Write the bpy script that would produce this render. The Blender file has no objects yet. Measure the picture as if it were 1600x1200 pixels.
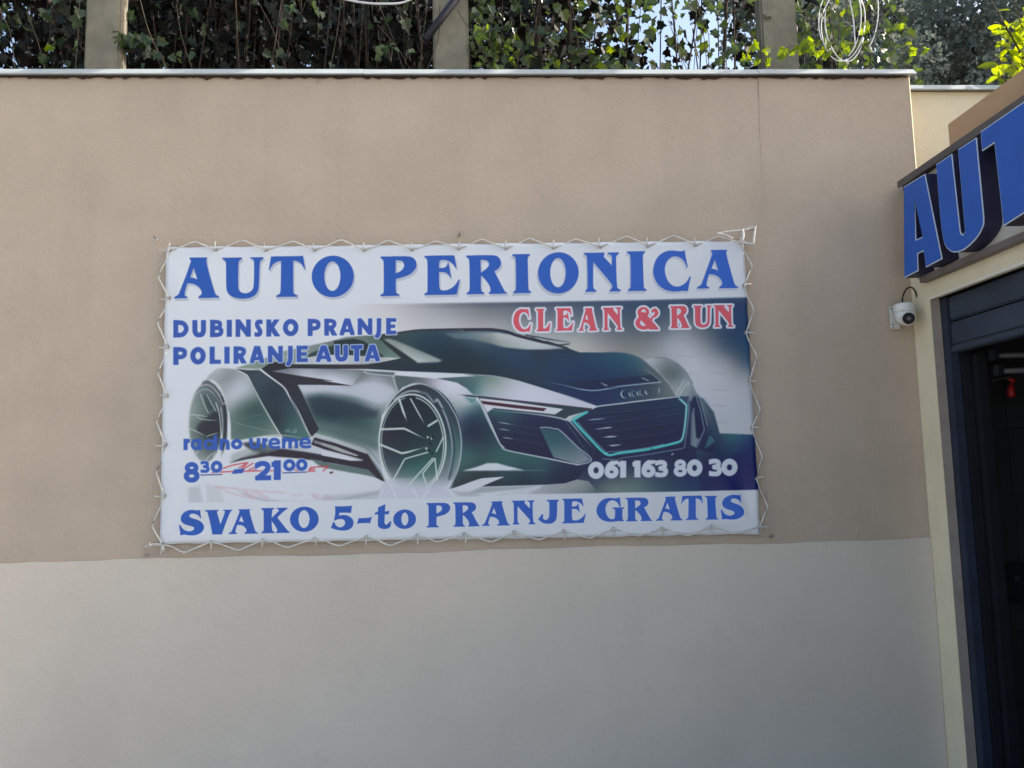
import bpy, bmesh, math, random
import numpy as np
from mathutils import Vector, Matrix
random.seed(7); rng = np.random.default_rng(7)
SC = bpy.context.scene; COL = SC.collection

# ------------------------------------------------------------------ camera
# Metres. Wall front = plane y 0, camera 4.05 m in front of it, 1.6 m above the yard.
D = 4.052754
ROT = np.array([[0.9988538, -0.0173420, 0.0446128], [-0.0424875, 0.1079823, 0.9932445], [-0.0220422, -0.9940016, 0.1071217]])
FPX = 1239.0
cd = bpy.data.cameras.new('camera'); cam = bpy.data.objects.new('camera', cd); COL.objects.link(cam)
cd.sensor_width = 36.0; cd.lens = FPX/1600*36.0; cd.clip_start = .05; cd.clip_end = 600
CP = np.array([0.0, -D, 1.6])
cx_, cy_, cz_ = ROT[:, 0], -ROT[:, 1], -ROT[:, 2]
M4 = Matrix(((cx_[0], cy_[0], cz_[0], CP[0]), (cx_[1], cy_[1], cz_[1], CP[1]), (cx_[2], cy_[2], cz_[2], CP[2]), (0, 0, 0, 1)))
cam.matrix_world = M4
SC.camera = cam

# ------------------------------------------------------------------ light
ELEV, AZ = math.radians(33), math.radians(1.7)        # sun: to the right, a hair behind the wall plane
SUN = Vector((math.cos(ELEV)*math.cos(AZ), math.cos(ELEV)*math.sin(AZ), math.sin(ELEV)))
world = bpy.data.worlds.new('World'); SC.world = world; world.use_nodes = True
nt = world.node_tree; bg = nt.nodes['Background']
sky = nt.nodes.new('ShaderNodeTexSky'); sky.sky_type = 'NISHITA'; sky.sun_disc = False
sky.sun_elevation = ELEV; sky.sun_rotation = math.pi/2 - AZ; sky.altitude = 120; sky.air_density = 1.2; sky.dust_density = 4.5; sky.ozone_density = 1.0
nt.links.new(sky.outputs[0], bg.inputs[0]); bg.inputs[1].default_value = 0.15
sd = bpy.data.lights.new('sun', 'SUN'); sd.energy = 3.4; sd.angle = math.radians(.5); sd.color = (1.0, .93, .82)
so = bpy.data.objects.new('sun', sd); COL.objects.link(so); so.rotation_euler = (-SUN).to_track_quat('-Z', 'Y').to_euler(); so.location = (6, 0, 8)
vs = SC.view_settings; vs.view_transform = 'Standard'; vs.look = 'None'; vs.gamma = 1; vs.use_curve_mapping = False
vs.exposure = 1.16
SC.cycles.max_bounces = 8; SC.cycles.transparent_max_bounces = 8

# measured image point -> point on a real plane of the scene
def ray(px, py): return ROT @ np.array([px-800.0, py-600.0, FPX])
def onY(px, py, y=0.0): r = ray(px, py); return CP + r*(y-CP[1])/r[1]
def onX(px, py, x): r = ray(px, py); return CP + r*(x-CP[0])/r[0]

# ------------------------------------------------------------------ helpers
def tag(o, label=None, cat=None, group=None, kind=None):
    if label: o['label'] = label
    if cat: o['category'] = cat
    if group: o['group'] = group
    if kind: o['kind'] = kind
    return o
def thing(name, label, cat, loc=(0, 0, 0), group=None):
    o = bpy.data.objects.new(name, None); COL.objects.link(o); o.location = loc; o.empty_display_size = .1
    return tag(o, label, cat, group)
def mesh_obj(name, verts, faces, m, parent=None, smooth=False, loc=None):
    me = bpy.data.meshes.new(name); me.from_pydata([tuple(v) for v in verts], [], faces); me.update()
    if m: me.materials.append(m)
    if smooth: me.polygons.foreach_set('use_smooth', [True]*len(me.polygons))
    o = bpy.data.objects.new(name, me); COL.objects.link(o)
    if parent: put(o, parent)
    return o
def put(o, parent):
    o.parent = parent; o.matrix_parent_inverse = Matrix.Translation(parent.location).inverted()
    return o
class MB:
    """collects boxes, tubes and prisms in world coordinates, links them as ONE mesh"""
    def __init__(s): s.v = []; s.f = []
    def add(s, v, f):
        n = len(s.v); s.v += [tuple(p) for p in v]; s.f += [tuple(i+n for i in q) for q in f]; return s
    def box(s, a, b):
        x0, y0, z0 = a; x1, y1, z1 = b
        return s.add([(x0,y0,z0),(x1,y0,z0),(x1,y1,z0),(x0,y1,z0),(x0,y0,z1),(x1,y0,z1),(x1,y1,z1),(x0,y1,z1)], [(0,3,2,1),(4,5,6,7),(0,1,5,4),(1,2,6,5),(2,3,7,6),(3,0,4,7)])
    def tube(s, pts, r, n=6, cap=True):
        p = [Vector(q) for q in pts]; v = []; f = []
        rr = r if hasattr(r, '__len__') else [r]*len(p)
        up = Vector((0, 0, 1))
        for i, q in enumerate(p):
            d = (p[min(i+1, len(p)-1)] - p[max(i-1, 0)]).normalized()
            a = d.cross(up if abs(d.z) < .95 else Vector((1, 0, 0))).normalized(); b = d.cross(a)
            for k in range(n):
                t = 2*math.pi*k/n; v.append(q + (a*math.cos(t) + b*math.sin(t))*rr[i])
        for i in range(len(p)-1):
            for k in range(n): f.append((i*n+k, i*n+(k+1) % n, (i+1)*n+(k+1) % n, (i+1)*n+k))
        if cap: f += [tuple(range(n))[::-1], tuple((len(p)-1)*n+k for k in range(n))]
        return s.add(v, f)
    def prism(s, poly, fn, d0, d1):
        """poly in 2D, fn(u, v, depth) -> 3D"""
        n = len(poly); v = [fn(u, w, d0) for u, w in poly] + [fn(u, w, d1) for u, w in poly]
        return s.add(v, [tuple(range(n)), tuple(range(2*n-1, n-1, -1))] + [(i, i+n, (i+1) % n+n, (i+1) % n) for i in range(n)])
    def build(s, name, m, parent=None, smooth=False, bevel=0):
        o = mesh_obj(name, s.v, s.f, m, parent, smooth)
        bm = bmesh.new(); bm.from_mesh(o.data); bmesh.ops.recalc_face_normals(bm, faces=bm.faces)
        if bevel: bmesh.ops.bevel(bm, geom=bm.edges[:], offset=bevel, segments=2, affect='EDGES', clamp_overlap=True)
        bm.to_mesh(o.data); bm.free()
        return o
def cr(pts, n=6):
    p = [Vector(q) for q in pts]; out = []
    for i in range(len(p)-1):
        a, b, c, d = p[max(i-1, 0)], p[i], p[i+1], p[min(i+2, len(p)-1)]
        for k in range(n):
            t = k/n; out.append(.5*((2*b)+(c-a)*t+(2*a-5*b+4*c-d)*t*t+(3*b-a-3*c+d)*t**3))
    return out + [p[-1]]
def mat(name, col, rough=.8, metal=0, spec=.3, var=0, vscale=3, bump=0, bscale=60, col2=None, trans=0, grain=0, streak=0, scuff=0, stretch=(1,1,1)):
    m = bpy.data.materials.new(name); m.use_nodes = True; N = m.node_tree; L = N.links.new
    b = N.nodes['Principled BSDF']; b.inputs['Roughness'].default_value = rough; b.inputs['Metallic'].default_value = metal
    b.inputs['Specular IOR Level'].default_value = spec
    tc = N.nodes.new('ShaderNodeTexCoord'); mp = N.nodes.new('ShaderNodeMapping'); L(tc.outputs['Object'], mp.inputs[0]); mp.inputs['Scale'].default_value = stretch
    last = None
    def noise(scale, det=6, rg=.6, vec=mp.outputs[0]):
        n = N.nodes.new('ShaderNodeTexNoise'); n.inputs['Scale'].default_value = scale; n.inputs['Detail'].default_value = det; n.inputs['Roughness'].default_value = rg
        L(vec, n.inputs['Vector']); return n
    def mix(a, bcol, fac, mode='MIX'):
        x = N.nodes.new('ShaderNodeMix'); x.data_type = 'RGBA'; x.blend_type = mode
        if isinstance(fac, float): x.inputs[0].default_value = fac
        else: L(fac, x.inputs[0])
        for k, c in ((6, a), (7, bcol)):
            if isinstance(c, tuple): x.inputs[k].default_value = (*c, 1)
            else: L(c, x.inputs[k])
        return x.outputs[2]
    c2 = col2 or tuple(c*(1-var) for c in col)
    cur = tuple(col)
    if var or col2:
        n = noise(vscale); r = N.nodes.new('ShaderNodeMapRange'); r.inputs[1].default_value = .35; r.inputs[2].default_value = .68; L(n.outputs[0], r.inputs[0])
        cur = mix(tuple(col), tuple(c2), r.outputs[0])
    if grain:
        n = noise(240, 3, .7); r = N.nodes.new('ShaderNodeMapRange'); r.inputs[1].default_value = .3; r.inputs[2].default_value = .7; r.inputs[3].default_value = 1-grain; r.inputs[4].default_value = 1+grain*.6
        L(n.outputs[0], r.inputs[0]); cmb = N.nodes.new('ShaderNodeCombineColor')
        for k in range(3): L(r.outputs[0], cmb.inputs[k])
        cur = mix(cur, cmb.outputs[0], 1.0, 'MULTIPLY')
    if streak:
        mp2 = N.nodes.new('ShaderNodeMapping'); L(tc.outputs['Object'], mp2.inputs[0]); mp2.inputs['Scale'].default_value = (5, 5, .35)
        n = noise(1.6, 7, .65, mp2.outputs[0]); r = N.nodes.new('ShaderNodeMapRange'); r.inputs[1].default_value = .5; r.inputs[2].default_value = .8; L(n.outputs[0], r.inputs[0])
        r.inputs[4].default_value = streak
        cur = mix(cur, tuple(c*.62 for c in col), r.outputs[0])
    if scuff:
        n = noise(7, 9, .72); r = N.nodes.new('ShaderNodeMapRange'); r.inputs[1].default_value = .56; r.inputs[2].default_value = .72; r.inputs[4].default_value = scuff; L(n.outputs[0], r.inputs[0])
        cur = mix(cur, tuple(c*.55 for c in col), r.outputs[0])
        mp3 = N.nodes.new('ShaderNodeMapping'); L(tc.outputs['Object'], mp3.inputs[0]); mp3.inputs['Scale'].default_value = (2.2, 2, 9); mp3.inputs['Rotation'].default_value = (0, .35, 0)
        n = noise(3.5, 8, .75, mp3.outputs[0]); r = N.nodes.new('ShaderNodeMapRange'); r.inputs[1].default_value = .60; r.inputs[2].default_value = .70; r.inputs[4].default_value = scuff*.8; L(n.outputs[0], r.inputs[0])
        cur = mix(cur, tuple(min(1, c*1.3) for c in col), r.outputs[0])
    if isinstance(cur, tuple): b.inputs['Base Color'].default_value = (*cur, 1)
    else: L(cur, b.inputs['Base Color'])
    if bump:
        n = noise(bscale, 5, .65); bp = N.nodes.new('ShaderNodeBump'); bp.inputs['Strength'].default_value = bump; bp.inputs['Distance'].default_value = .01
        L(n.outputs[0], bp.inputs['Height']); L(bp.outputs[0], b.inputs['Normal'])
    m['_n'] = 1
    return m
def leaf_mat(name, c_a, c_b, trans=.5, rough=.45, spec=.5):
    m = bpy.data.materials.new(name); m.use_nodes = True; N = m.node_tree; L = N.links.new
    b = N.nodes['Principled BSDF']; out = N.nodes['Material Output']
    g = N.nodes.new('ShaderNodeNewGeometry'); oi = N.nodes.new('ShaderNodeObjectInfo')
    ad = N.nodes.new('ShaderNodeMath'); ad.operation = 'ADD'; L(g.outputs['Random Per Island'], ad.inputs[0]); L(oi.outputs['Random'], ad.inputs[1])
    fr = N.nodes.new('ShaderNodeMath'); fr.operation = 'FRACT'; L(ad.outputs[0], fr.inputs[0])
    rp = N.nodes.new('ShaderNodeValToRGB'); rp.color_ramp.elements[0].color = (*c_a, 1); rp.color_ramp.elements[1].color = (*c_b, 1); L(fr.outputs[0], rp.inputs[0])
    tc = N.nodes.new('ShaderNodeTexCoord'); n = N.nodes.new('ShaderNodeTexNoise'); n.inputs['Scale'].default_value = 45; L(tc.outputs['Object'], n.inputs['Vector'])
    mx = N.nodes.new('ShaderNodeMix'); mx.data_type = 'RGBA'; mx.blend_type = 'MULTIPLY'; mx.inputs[0].default_value = .55; L(rp.outputs[0], mx.inputs[6]); L(n.outputs['Fac'], mx.inputs[7])
    L(mx.outputs[2], b.inputs['Base Color']); b.inputs['Roughness'].default_value = rough; b.inputs['Specular IOR Level'].default_value = spec
    tr = N.nodes.new('ShaderNodeBsdfTranslucent')
    hs = N.nodes.new('ShaderNodeHueSaturation'); hs.inputs['Hue'].default_value = .475; hs.inputs['Saturation'].default_value = 1.25; hs.inputs['Value'].default_value = 2.6; L(mx.outputs[2], hs.inputs['Color']); L(hs.outputs[0], tr.inputs[0])
    ms = N.nodes.new('ShaderNodeMixShader'); ms.inputs[0].default_value = trans; L(b.outputs[0], ms.inputs[1]); L(tr.outputs[0], ms.inputs[2]); L(ms.outputs[0], out.inputs[0])
    return m
# ------------------------------------------------------------------ materials
M_UP = mat('plaster_beige', (.505,.412,.322), .92, scuff=.18, var=.11, vscale=2.4, bump=.35, bscale=38, grain=.10, streak=.16)
M_LOW = mat('plaster_grey', (.64,.568,.482), .92, scuff=.16, var=.09, vscale=1.4, bump=.30, bscale=42, grain=.08)
M_CREAM = mat('plaster_cream', (.82,.72,.51), .9, var=.14, vscale=2.2, bump=.3, bscale=50, grain=.08, streak=.2)
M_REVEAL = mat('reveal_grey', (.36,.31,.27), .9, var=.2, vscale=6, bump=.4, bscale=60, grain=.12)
M_COP = mat('coping_sheet', (.42,.46,.46), .55, var=.16, vscale=5, bump=.05, bscale=80, spec=.3)
M_GAP = mat('gap_shade', (.06,.035,.03), .9, var=.5, vscale=30)
M_CRACK = mat('crack', (.24,.19,.145), 1, var=.3, vscale=20)
M_CONC = mat('post_concrete', (.26,.24,.185), .95, var=.3, vscale=8, bump=.7, bscale=55, grain=.2)
M_FLASH = mat('flashing_sheet', (.12,.105,.10), .55, var=.2, vscale=6, spec=.4)
M_OCHRE = mat('parapet_ochre', (.58,.37,.21), .9, var=.18, vscale=3, bump=.3, bscale=50, grain=.1)
M_PANEL = mat('sign_panel', (.55,.52,.46), .6, var=.08, vscale=4)
M_NAVY = mat('door_steel_navy', (.028,.036,.062), .5, var=.35, vscale=5, bump=.12, bscale=25, spec=.4)
M_NAVYW = mat('door_steel_worn', (.045,.062,.085), .55, col2=(.02,.026,.05), vscale=9, bump=.15, bscale=30, spec=.4, stretch=(1,.25,1))
M_BLACK = mat('steel_black', (.012,.013,.018), .5, var=.3, vscale=6)
M_EDGE = mat('rail_edge', (.16,.18,.18), .5)
M_GROUND = mat('yard_concrete', (.50,.475,.43), .9, var=.25, vscale=.6, bump=.4, bscale=20, grain=.1)
M_SOIL = mat('soil', (.07,.05,.035), 1, var=.4, vscale=4, bump=1, bscale=12)
M_TILE = mat('tile_dark', (.030,.032,.035), .35, var=.2, vscale=3, spec=.5)
M_ROOM = mat('room_dark', (.018,.018,.019), .9, var=.2, vscale=2)  # near-black: the unlit gloom of the garage is put into the colour
M_WHITE = mat('plastic_white', (.66,.65,.62), .4, var=.06, vscale=20, spec=.5)
M_LENS = mat('lens_black', (.008,.008,.011), .3, spec=.15)
M_CABLE = mat('cable_black', (.015,.013,.013), .6)
M_ROPE = mat('rope_white', (.90,.88,.82), .9, bump=.8, bscale=300, var=.25, vscale=60)
M_METAL = mat('eyelet_metal', (.45,.44,.42), .35, metal=.9)
M_NAIL = mat('nail_metal', (.35,.32,.28), .5, metal=.7)

# ------------------------------------------------------------------ ground
g = MB(); g.add([(-60,-60,0),(60,-60,0),(60,.1,0),(-60,.1,0)], [(0,1,2,3)])
tag(g.build('ground', M_GROUND), 'concrete yard in front of the beige wall', kind='structure')
g = MB(); g.add([(-60,.21,3.35),(60,.21,3.35),(60,90,3.9),(-60,90,3.9)], [(0,1,2,3)])
tag(g.build('terrain', M_SOIL), 'raised garden soil behind the retaining wall', kind='structure')

# ------------------------------------------------------------------ main wall
ZB = 1.200; ZT = 3.700; XR = 2.40
bw = thing('retaining_wall', 'long beige plastered wall with a grey painted base carrying the car wash banner', 'wall', (0, 0, 0))
def wavy_wall(name, x0, x1, z0, z1, y, m, amp=.0035, nx=110, nz=40, parent=None):
    v, f = [], []
    ph = [random.uniform(0, 6.28) for _ in range(8)]
    for j in range(nz+1):
        for i in range(nx+1):
            x = x0+(x1-x0)*i/nx; z = z0+(z1-z0)*j/nz
            e = min(1, (x1-x)/.1, (z1-z)/.08 if name == 'upper_render' else 1)
            d = amp*(math.sin(x*1.7+ph[0])*math.sin(z*2.1+ph[1]) + .5*math.sin(x*4.3+ph[2]+z)*math.sin(z*3.7+ph[3]) + .3*math.sin(x*9+ph[4])*math.sin(z*8+ph[5]))
            v.append((x, y - d*max(0, e), z))
    for j in range(nz):
        for i in range(nx):
            a = j*(nx+1)+i; f.append((a, a+1, a+nx+2, a+nx+1))
    return mesh_obj(name, v, f, m, parent, True)
wavy_wall('upper_render', -9, XR, ZB-.03, ZT, 0, M_UP, parent=bw)
b = MB().box((-9, .012, 0), (XR-.002, .148, ZT-.001)); b.build('wall_core', M_UP, bw)
# grey base: a slightly proud coat with an uneven, brush-cut upper edge
v, f = [], []; nx = 160
for j in range(13):
    for i in range(nx+1):
        x = -9 + (2.318+9)*i/nx; z = ZB*j/12
        if j == 12: z += .004*math.sin(x*3.1)+.0025*math.sin(x*11+1)+.0015*math.sin(x*31)
        v.append((x, -.0085 - .002*math.sin(x*2.2+z*3) - .001*math.sin(x*7+z*5), z))
top0 = 12*(nx+1)
for i in range(nx+1): v.append((v[top0+i][0], .006, v[top0+i][2]))
for j in range(12):
    for i in range(nx): a = j*(nx+1)+i; f.append((a, a+1, a+nx+2, a+nx+1))
for i in range(nx): f.append((top0+i, top0+i+1, top0+nx+2+i, top0+nx+1+i))
mesh_obj('base_coat', v, f, M_LOW, bw, False)
# coping: folded sheet, lower lip 3 cm proud, front leaning back
def coping(x0, x1, yw, parent, zt=3.737, dz=0):
    prof = [(-.034, ZT-.002), (-.031, ZT+.004), (.0, ZT+.040), (.165, ZT+.045), (.165, ZT+.03), (.0, ZT+.012), (-.012, ZT)]
    s = MB(); s.prism([(a+yw, c+dz) for a, c in prof], lambda u, w, d: (d, u, w), x0, x1)
    return s.build('coping', M_COP, parent)
xj = [-9, -6.3, -3.6, onY(568, 110, -.03)[0], onY(1186, 110, -.03)[0], XR+.03]
for i in range(5): coping(xj[i]+.0012, xj[i+1]-.0012, 0, bw, dz=[0, .001, 0, -.0015, 0][i])
# ragged dark strip under the coping, standing in for the shadow in the gap
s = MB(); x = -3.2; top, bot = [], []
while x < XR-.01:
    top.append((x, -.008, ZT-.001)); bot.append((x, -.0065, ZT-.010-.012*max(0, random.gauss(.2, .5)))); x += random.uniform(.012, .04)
n = len(top); s.add(top+bot, [(i, i+1, n+i+1, n+i) for i in range(n-1)]); s.build('gap_shade_strip', M_GAP, bw)
# hairline cracks
s = MB()
def crack(px0, py0, px1, py1, w=.0011, n=26):
    a, c = onY(px0, py0), onY(px1, py1); p = []
    for i in range(n+1):
        t = i/n; p.append((a[0]+(c[0]-a[0])*t+random.gauss(0, .0016), -.0042, a[2]+(c[2]-a[2])*t))
    for i in range(n):
        w0 = w*random.uniform(.5, 1.2); q, r = p[i], p[i+1]
        s.add([(q[0]-w0, q[1], q[2]), (q[0]+w0, q[1], q[2]), (r[0]+w0*.9, r[1], r[2]), (r[0]-w0*.9, r[1], r[2])], [(0, 1, 2, 3)])
crack(1184, 120, 1185, 150, .0020); crack(1185, 150, 1188, 245, .0010); crack(1188, 245, 1196, 330, .0004)
crack(497, 120, 496, 132, .001)
s.build('crack', M_CRACK, bw)
# rounded sunlit arris at the end of the wall
MB().tube([(XR, .006, 3.09), (XR, .006, ZT-.004)], .007, 6).build('corner_bead', M_CREAM, bw)

w2 = thing('garden_wall', 'short cream wall set back at the right end of the beige wall, above the blue sign', 'wall', (3.5, .2, 0))
MB().box((XR+.004, .18, 0), (6.5, .33, ZT-.001)).build('wall_body', M_CREAM, w2)
coping(XR+.012, 3.05, .18, w2, dz=0); coping(3.053, 6.5, .18, w2, dz=.001)

# ------------------------------------------------------------------ concrete posts behind the wall
px_posts = [(130, 186), (677, 733), (1193, 1250)]
lab = ['square concrete post left of the others, ivy on both sides', 'square concrete post in the middle with a black pipe across its top', 'square concrete post at the right beside the hanging cable coil']
for (a, c), lb in zip(px_posts, lab):
    x0, x1 = onY(a, 100, .30)[0], onY(c, 100, .30)[0]
    t = thing('concrete_post', lb, 'post', ((x0+x1)/2, .4, 3.3), 'concrete posts standing behind the wall')
    w = (x1-x0)
    s = MB().box((x0, .30, 3.3), (x1, .40, 5.6)); s.build('post_shaft', M_CONC, t, bevel=.012)
    MB().box((x0-.03, .27, 5.6), (x1+.03, .43, 5.66)).build('post_cap', M_CONC, t, bevel=.006)
# two more fence lines of posts are not in view

# ------------------------------------------------------------------ car wash building
XF = 2.32; YJ = -.165; ZS = 2.42; YE = -2.5
cw = thing('car_wash_building', 'cream car wash garage at the right with a dark open doorway under blue letters', 'building', (XF, -2, 0))
s = MB().box((XF, YJ, 0), (XF+.04, -.003, 3.04)); s.box((XF, YE-.5, 0), (XF+.04, YE, 3.04)); s.box((XF, YE, ZS), (XF+.04, YJ, 3.04))
s.build('wall', M_CREAM, cw)
# plaster reveal of the doorway and its soffit
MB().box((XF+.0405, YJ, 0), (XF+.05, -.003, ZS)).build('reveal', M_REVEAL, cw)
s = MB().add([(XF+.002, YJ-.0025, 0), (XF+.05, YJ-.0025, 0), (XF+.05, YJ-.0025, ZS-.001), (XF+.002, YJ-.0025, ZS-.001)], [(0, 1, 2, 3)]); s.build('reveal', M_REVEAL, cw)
MB().box((XF-.006, YE, ZS-.006), (XF+.006, YJ+.004, ZS+.006)).build('drip_bead', mat('bead_white', (.78,.74,.64), .7), cw, bevel=.002)
# steel door frame
MB().box((XF+.0505, YJ-.055, 0), (XF+.098, YJ-.004, ZS-.004)).build('door_frame', M_NAVY, cw, bevel=.003)
MB().box((XF+.10, YJ-.075, 0), (XF+.14, YJ-.02, ZS-.006)).build('door_frame', M_BLACK, cw, bevel=.003)
MB().box((XF+.1405, YJ-.0615, 0), (XF+.1435, YJ-.0575, ZS-.3)).build('guide_rail', M_EDGE, cw)
MB().box((XF+.144, YJ-.115, 0), (XF+.20, YJ-.03, ZS-.3)).build('guide_rail', M_BLACK, cw, bevel=.004)
# bottom panels of the raised shutter
zr = [ZS-.004, onX(1489, 502, XF+.06)[2], onX(1491, 541, XF+.06)[2]]
print('shutter', zr)
for i in range(2):
    s = MB().box((XF+.06, YE, zr[i+1]+.006), (XF+.10, YJ-.058, zr[i]-.002)); s.build('shutter_panel', M_NAVYW, cw, bevel=.008)
MB().box((XF+.052, YE, zr[2]-.028), (XF+.108, YJ-.058, zr[2]+.003)).build('bottom_bar', M_NAVYW, cw, bevel=.006)
# flashing, parapet, roof
zf = float(onY(1402, 292, -.071)[2]); print('zf', zf)
s = MB().box((XF-.07, -3.1, zf), (XF+.10, -.071, zf+.027)); s.box((XF+.001, -.0705, zf), (XF+.10, .055, zf+.027)); s.box((XF-.07, -3.1, zf-.010), (XF-.067, -.071, zf))
s.build('roof_flashing', M_FLASH, cw)
a = onX(1480, 194, 2.45); print('parapet', a)
s = MB().box((2.45, -3.0, zf+.031), (2.63, a[1], a[2])); s.build('parapet', M_OCHRE, cw, bevel=.006)
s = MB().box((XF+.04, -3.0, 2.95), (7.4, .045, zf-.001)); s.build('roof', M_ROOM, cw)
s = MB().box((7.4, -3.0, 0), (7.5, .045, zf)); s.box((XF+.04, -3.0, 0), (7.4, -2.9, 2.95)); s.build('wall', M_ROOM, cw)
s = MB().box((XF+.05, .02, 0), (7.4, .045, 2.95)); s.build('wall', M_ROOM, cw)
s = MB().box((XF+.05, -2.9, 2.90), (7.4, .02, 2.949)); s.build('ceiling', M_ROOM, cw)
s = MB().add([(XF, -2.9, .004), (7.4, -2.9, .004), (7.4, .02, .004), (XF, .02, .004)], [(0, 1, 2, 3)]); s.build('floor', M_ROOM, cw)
# wall tiles inside, darkened to carry the room's gloom, joints recessed
me = None
for i in range(8):
    for j in range(8):
        x0 = XF+.21+i*.262; z0 = .02+j*.348
        if me is None:
            t0 = MB().box((-.129, -.006, 0), (.129, 0, .344)).build('tile', M_TILE, cw, bevel=.0015); me = t0.data; t0.location = (x0+.131-0, .018, z0); t0.matrix_parent_inverse = Matrix.Translation(cw.location).inverted()
        else:
            t = bpy.data.objects.new('tile', me); COL.objects.link(t); put(t, cw); t.location = (x0+.131, .018, z0)

# ------------------------------------------------------------------ letters on the fascia
sg = thing('fascia_sign', 'fascia sign with big blue block letters AUT above the garage doorway', 'sign', (XF, -1, 2.8))
MB().box((XF-.030, -2.98, 2.535), (XF-.0015, -.115, 3.038)).build('backing_panel', M_PANEL, sg, bevel=.002)
MB().box((XF-.046, -2.98, 2.503), (XF-.0015, -.165, 2.5345)).build('lower_trim', mat('trim_brown', (.20,.165,.15), .7, var=.2, vscale=8), sg, bevel=.002)
M_BLUE = mat('letter_blue', (.018,.11,.48), .45, var=.1, vscale=5, spec=.4)
M_RIM = mat('letter_rim', (.60,.68,.78), .5)
M_SIDE = mat('letter_return', (.022,.02,.055), .5, spec=.4)
XL = 2.205
def zt(pts): return [tuple(onX(1370+x*.23/.767*1.0, 100+y*.3, XL)[1:]) for x, y in pts]
LET = {
 'A': ([(140,640),(250,572),(340,1015),(255,1060),(243,975),(212,990),(215,1078),(142,1115)], [(197,705),(238,900),(203,915)]),
 'U': ([(308,523),(390,468),(434,868),(440,884),(450,887),(459,872),(422,445),(518,382),(557,800),(556,835),(545,865),(530,892),(510,918),(480,948),(450,970),(425,980),(400,982),(382,975),(365,960),(352,938),(345,912),(338,870),(330,800)], None),
 'T': ([(540,352),(980,48),(988,152),(897,212),(944,664),(660,845),(612,412),(548,455)], None),
}
def inset(poly, d):
    P = [Vector(p) for p in poly]; n = len(P); A = sum(P[i].x*P[(i+1) % n].y-P[(i+1) % n].x*P[i].y for i in range(n)); sgn = 1 if A > 0 else -1; o = []
    for i in range(n):
        a, b_, c = P[i-1], P[i], P[(i+1) % n]; u = (b_-a).normalized(); w = (c-b_).normalized()
        n1 = Vector((-u.y, u.x))*sgn; n2 = Vector((-w.y, w.x))*sgn; k = max(.45, 1+n1.dot(n2)); o.append(tuple(b_+(n1+n2)*(d/k)))
    return o
def curve_fill(name, outer, hole, x0, x1, m, parent):
    """letter body from a filled 2D curve with its hole, extruded from x0 (front) to x1"""
    cu = bpy.data.curves.new(name, 'CURVE'); cu.dimensions = '2D'; cu.fill_mode = 'BOTH'; cu.extrude = (x1-x0)/2
    for poly in ([outer] + ([hole] if hole else [])):
        sp = cu.splines.new('POLY'); sp.points.add(len(poly)-1); sp.use_cyclic_u = True
        for p, q in zip(sp.points, poly): p.co = (q[0], q[1], 0, 1)
    tmp = bpy.data.objects.new('tmp', cu); COL.objects.link(tmp); dg = bpy.context.evaluated_depsgraph_get()
    me = bpy.data.meshes.new_from_object(tmp.evaluated_get(dg)); bpy.data.objects.remove(tmp)
    # curve plane (u, v, w) -> world (xm + w, u, v)
    for v in me.vertices: u, w, d = v.co; v.co = ((x0+x1)/2 + d, u, w)
    bm = bmesh.new(); bm.from_mesh(me); bmesh.ops.recalc_face_normals(bm, faces=bm.faces); bm.to_mesh(me); bm.free()
    me.name = name; me.materials.clear(); me.materials.append(m)
    o = bpy.data.objects.new(name, me); COL.objects.link(o); put(o, parent); return o
for ch, (outer, hole) in LET.items():
    O = zt(outer); H = zt(hole) if hole else None
    lt = curve_fill('letter', O, H, XL+.004, XF-.032, M_SIDE, sg)
    curve_fill('letter_rim', O, H, XL+.001, XL+.0035, M_RIM, lt); 
    c = curve_fill('letter_face', inset(O, .0055), inset(H, -.0055) if H else None, XL-.002, XL+.0005, M_BLUE, lt)
    for o in (lt,):
        o['label'] = 'blue block letter %s with a white rim and dark sides' % ch
# ------------------------------------------------------------------ banner print
# The flat print of the banner is drawn here with numpy: polygons, airbrushed
# gradients and lettering. Coordinates are those of the banner seen square-on
# after the homography H (measured corners -> unit square).
TW, TH = 2300, 1160
PAPER_ALB = (.67, .705, .765)
def homography(src, dst):
    A, b = [], []
    for (x, y), (u, v) in zip(src, dst):
        A += [[x, y, 1, 0, 0, 0, -u*x, -u*y], [0, 0, 0, x, y, 1, -v*x, -v*y]]
        b += [u, v]
    h = np.linalg.solve(np.array(A, float), np.array(b, float))
    return np.append(h, 1).reshape(3, 3)
CORN = [(262, 388), (1160, 378), (1186, 834), (252, 850)]
HM = homography(CORN, [(0, 0), (TW, 0), (TW, TH), (0, TH)])
def tx(pts):
    p = np.asarray(pts, float).reshape(-1, 2)
    q = np.c_[p, np.ones(len(p))] @ HM.T
    return q[:, :2] / q[:, 2:]
PX = TW / 915.0                       # texels per measured unit
CAN = np.zeros((TH, TW, 3), np.float32)
def srgb(c): return np.array(c, np.float32) / 255.0

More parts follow.
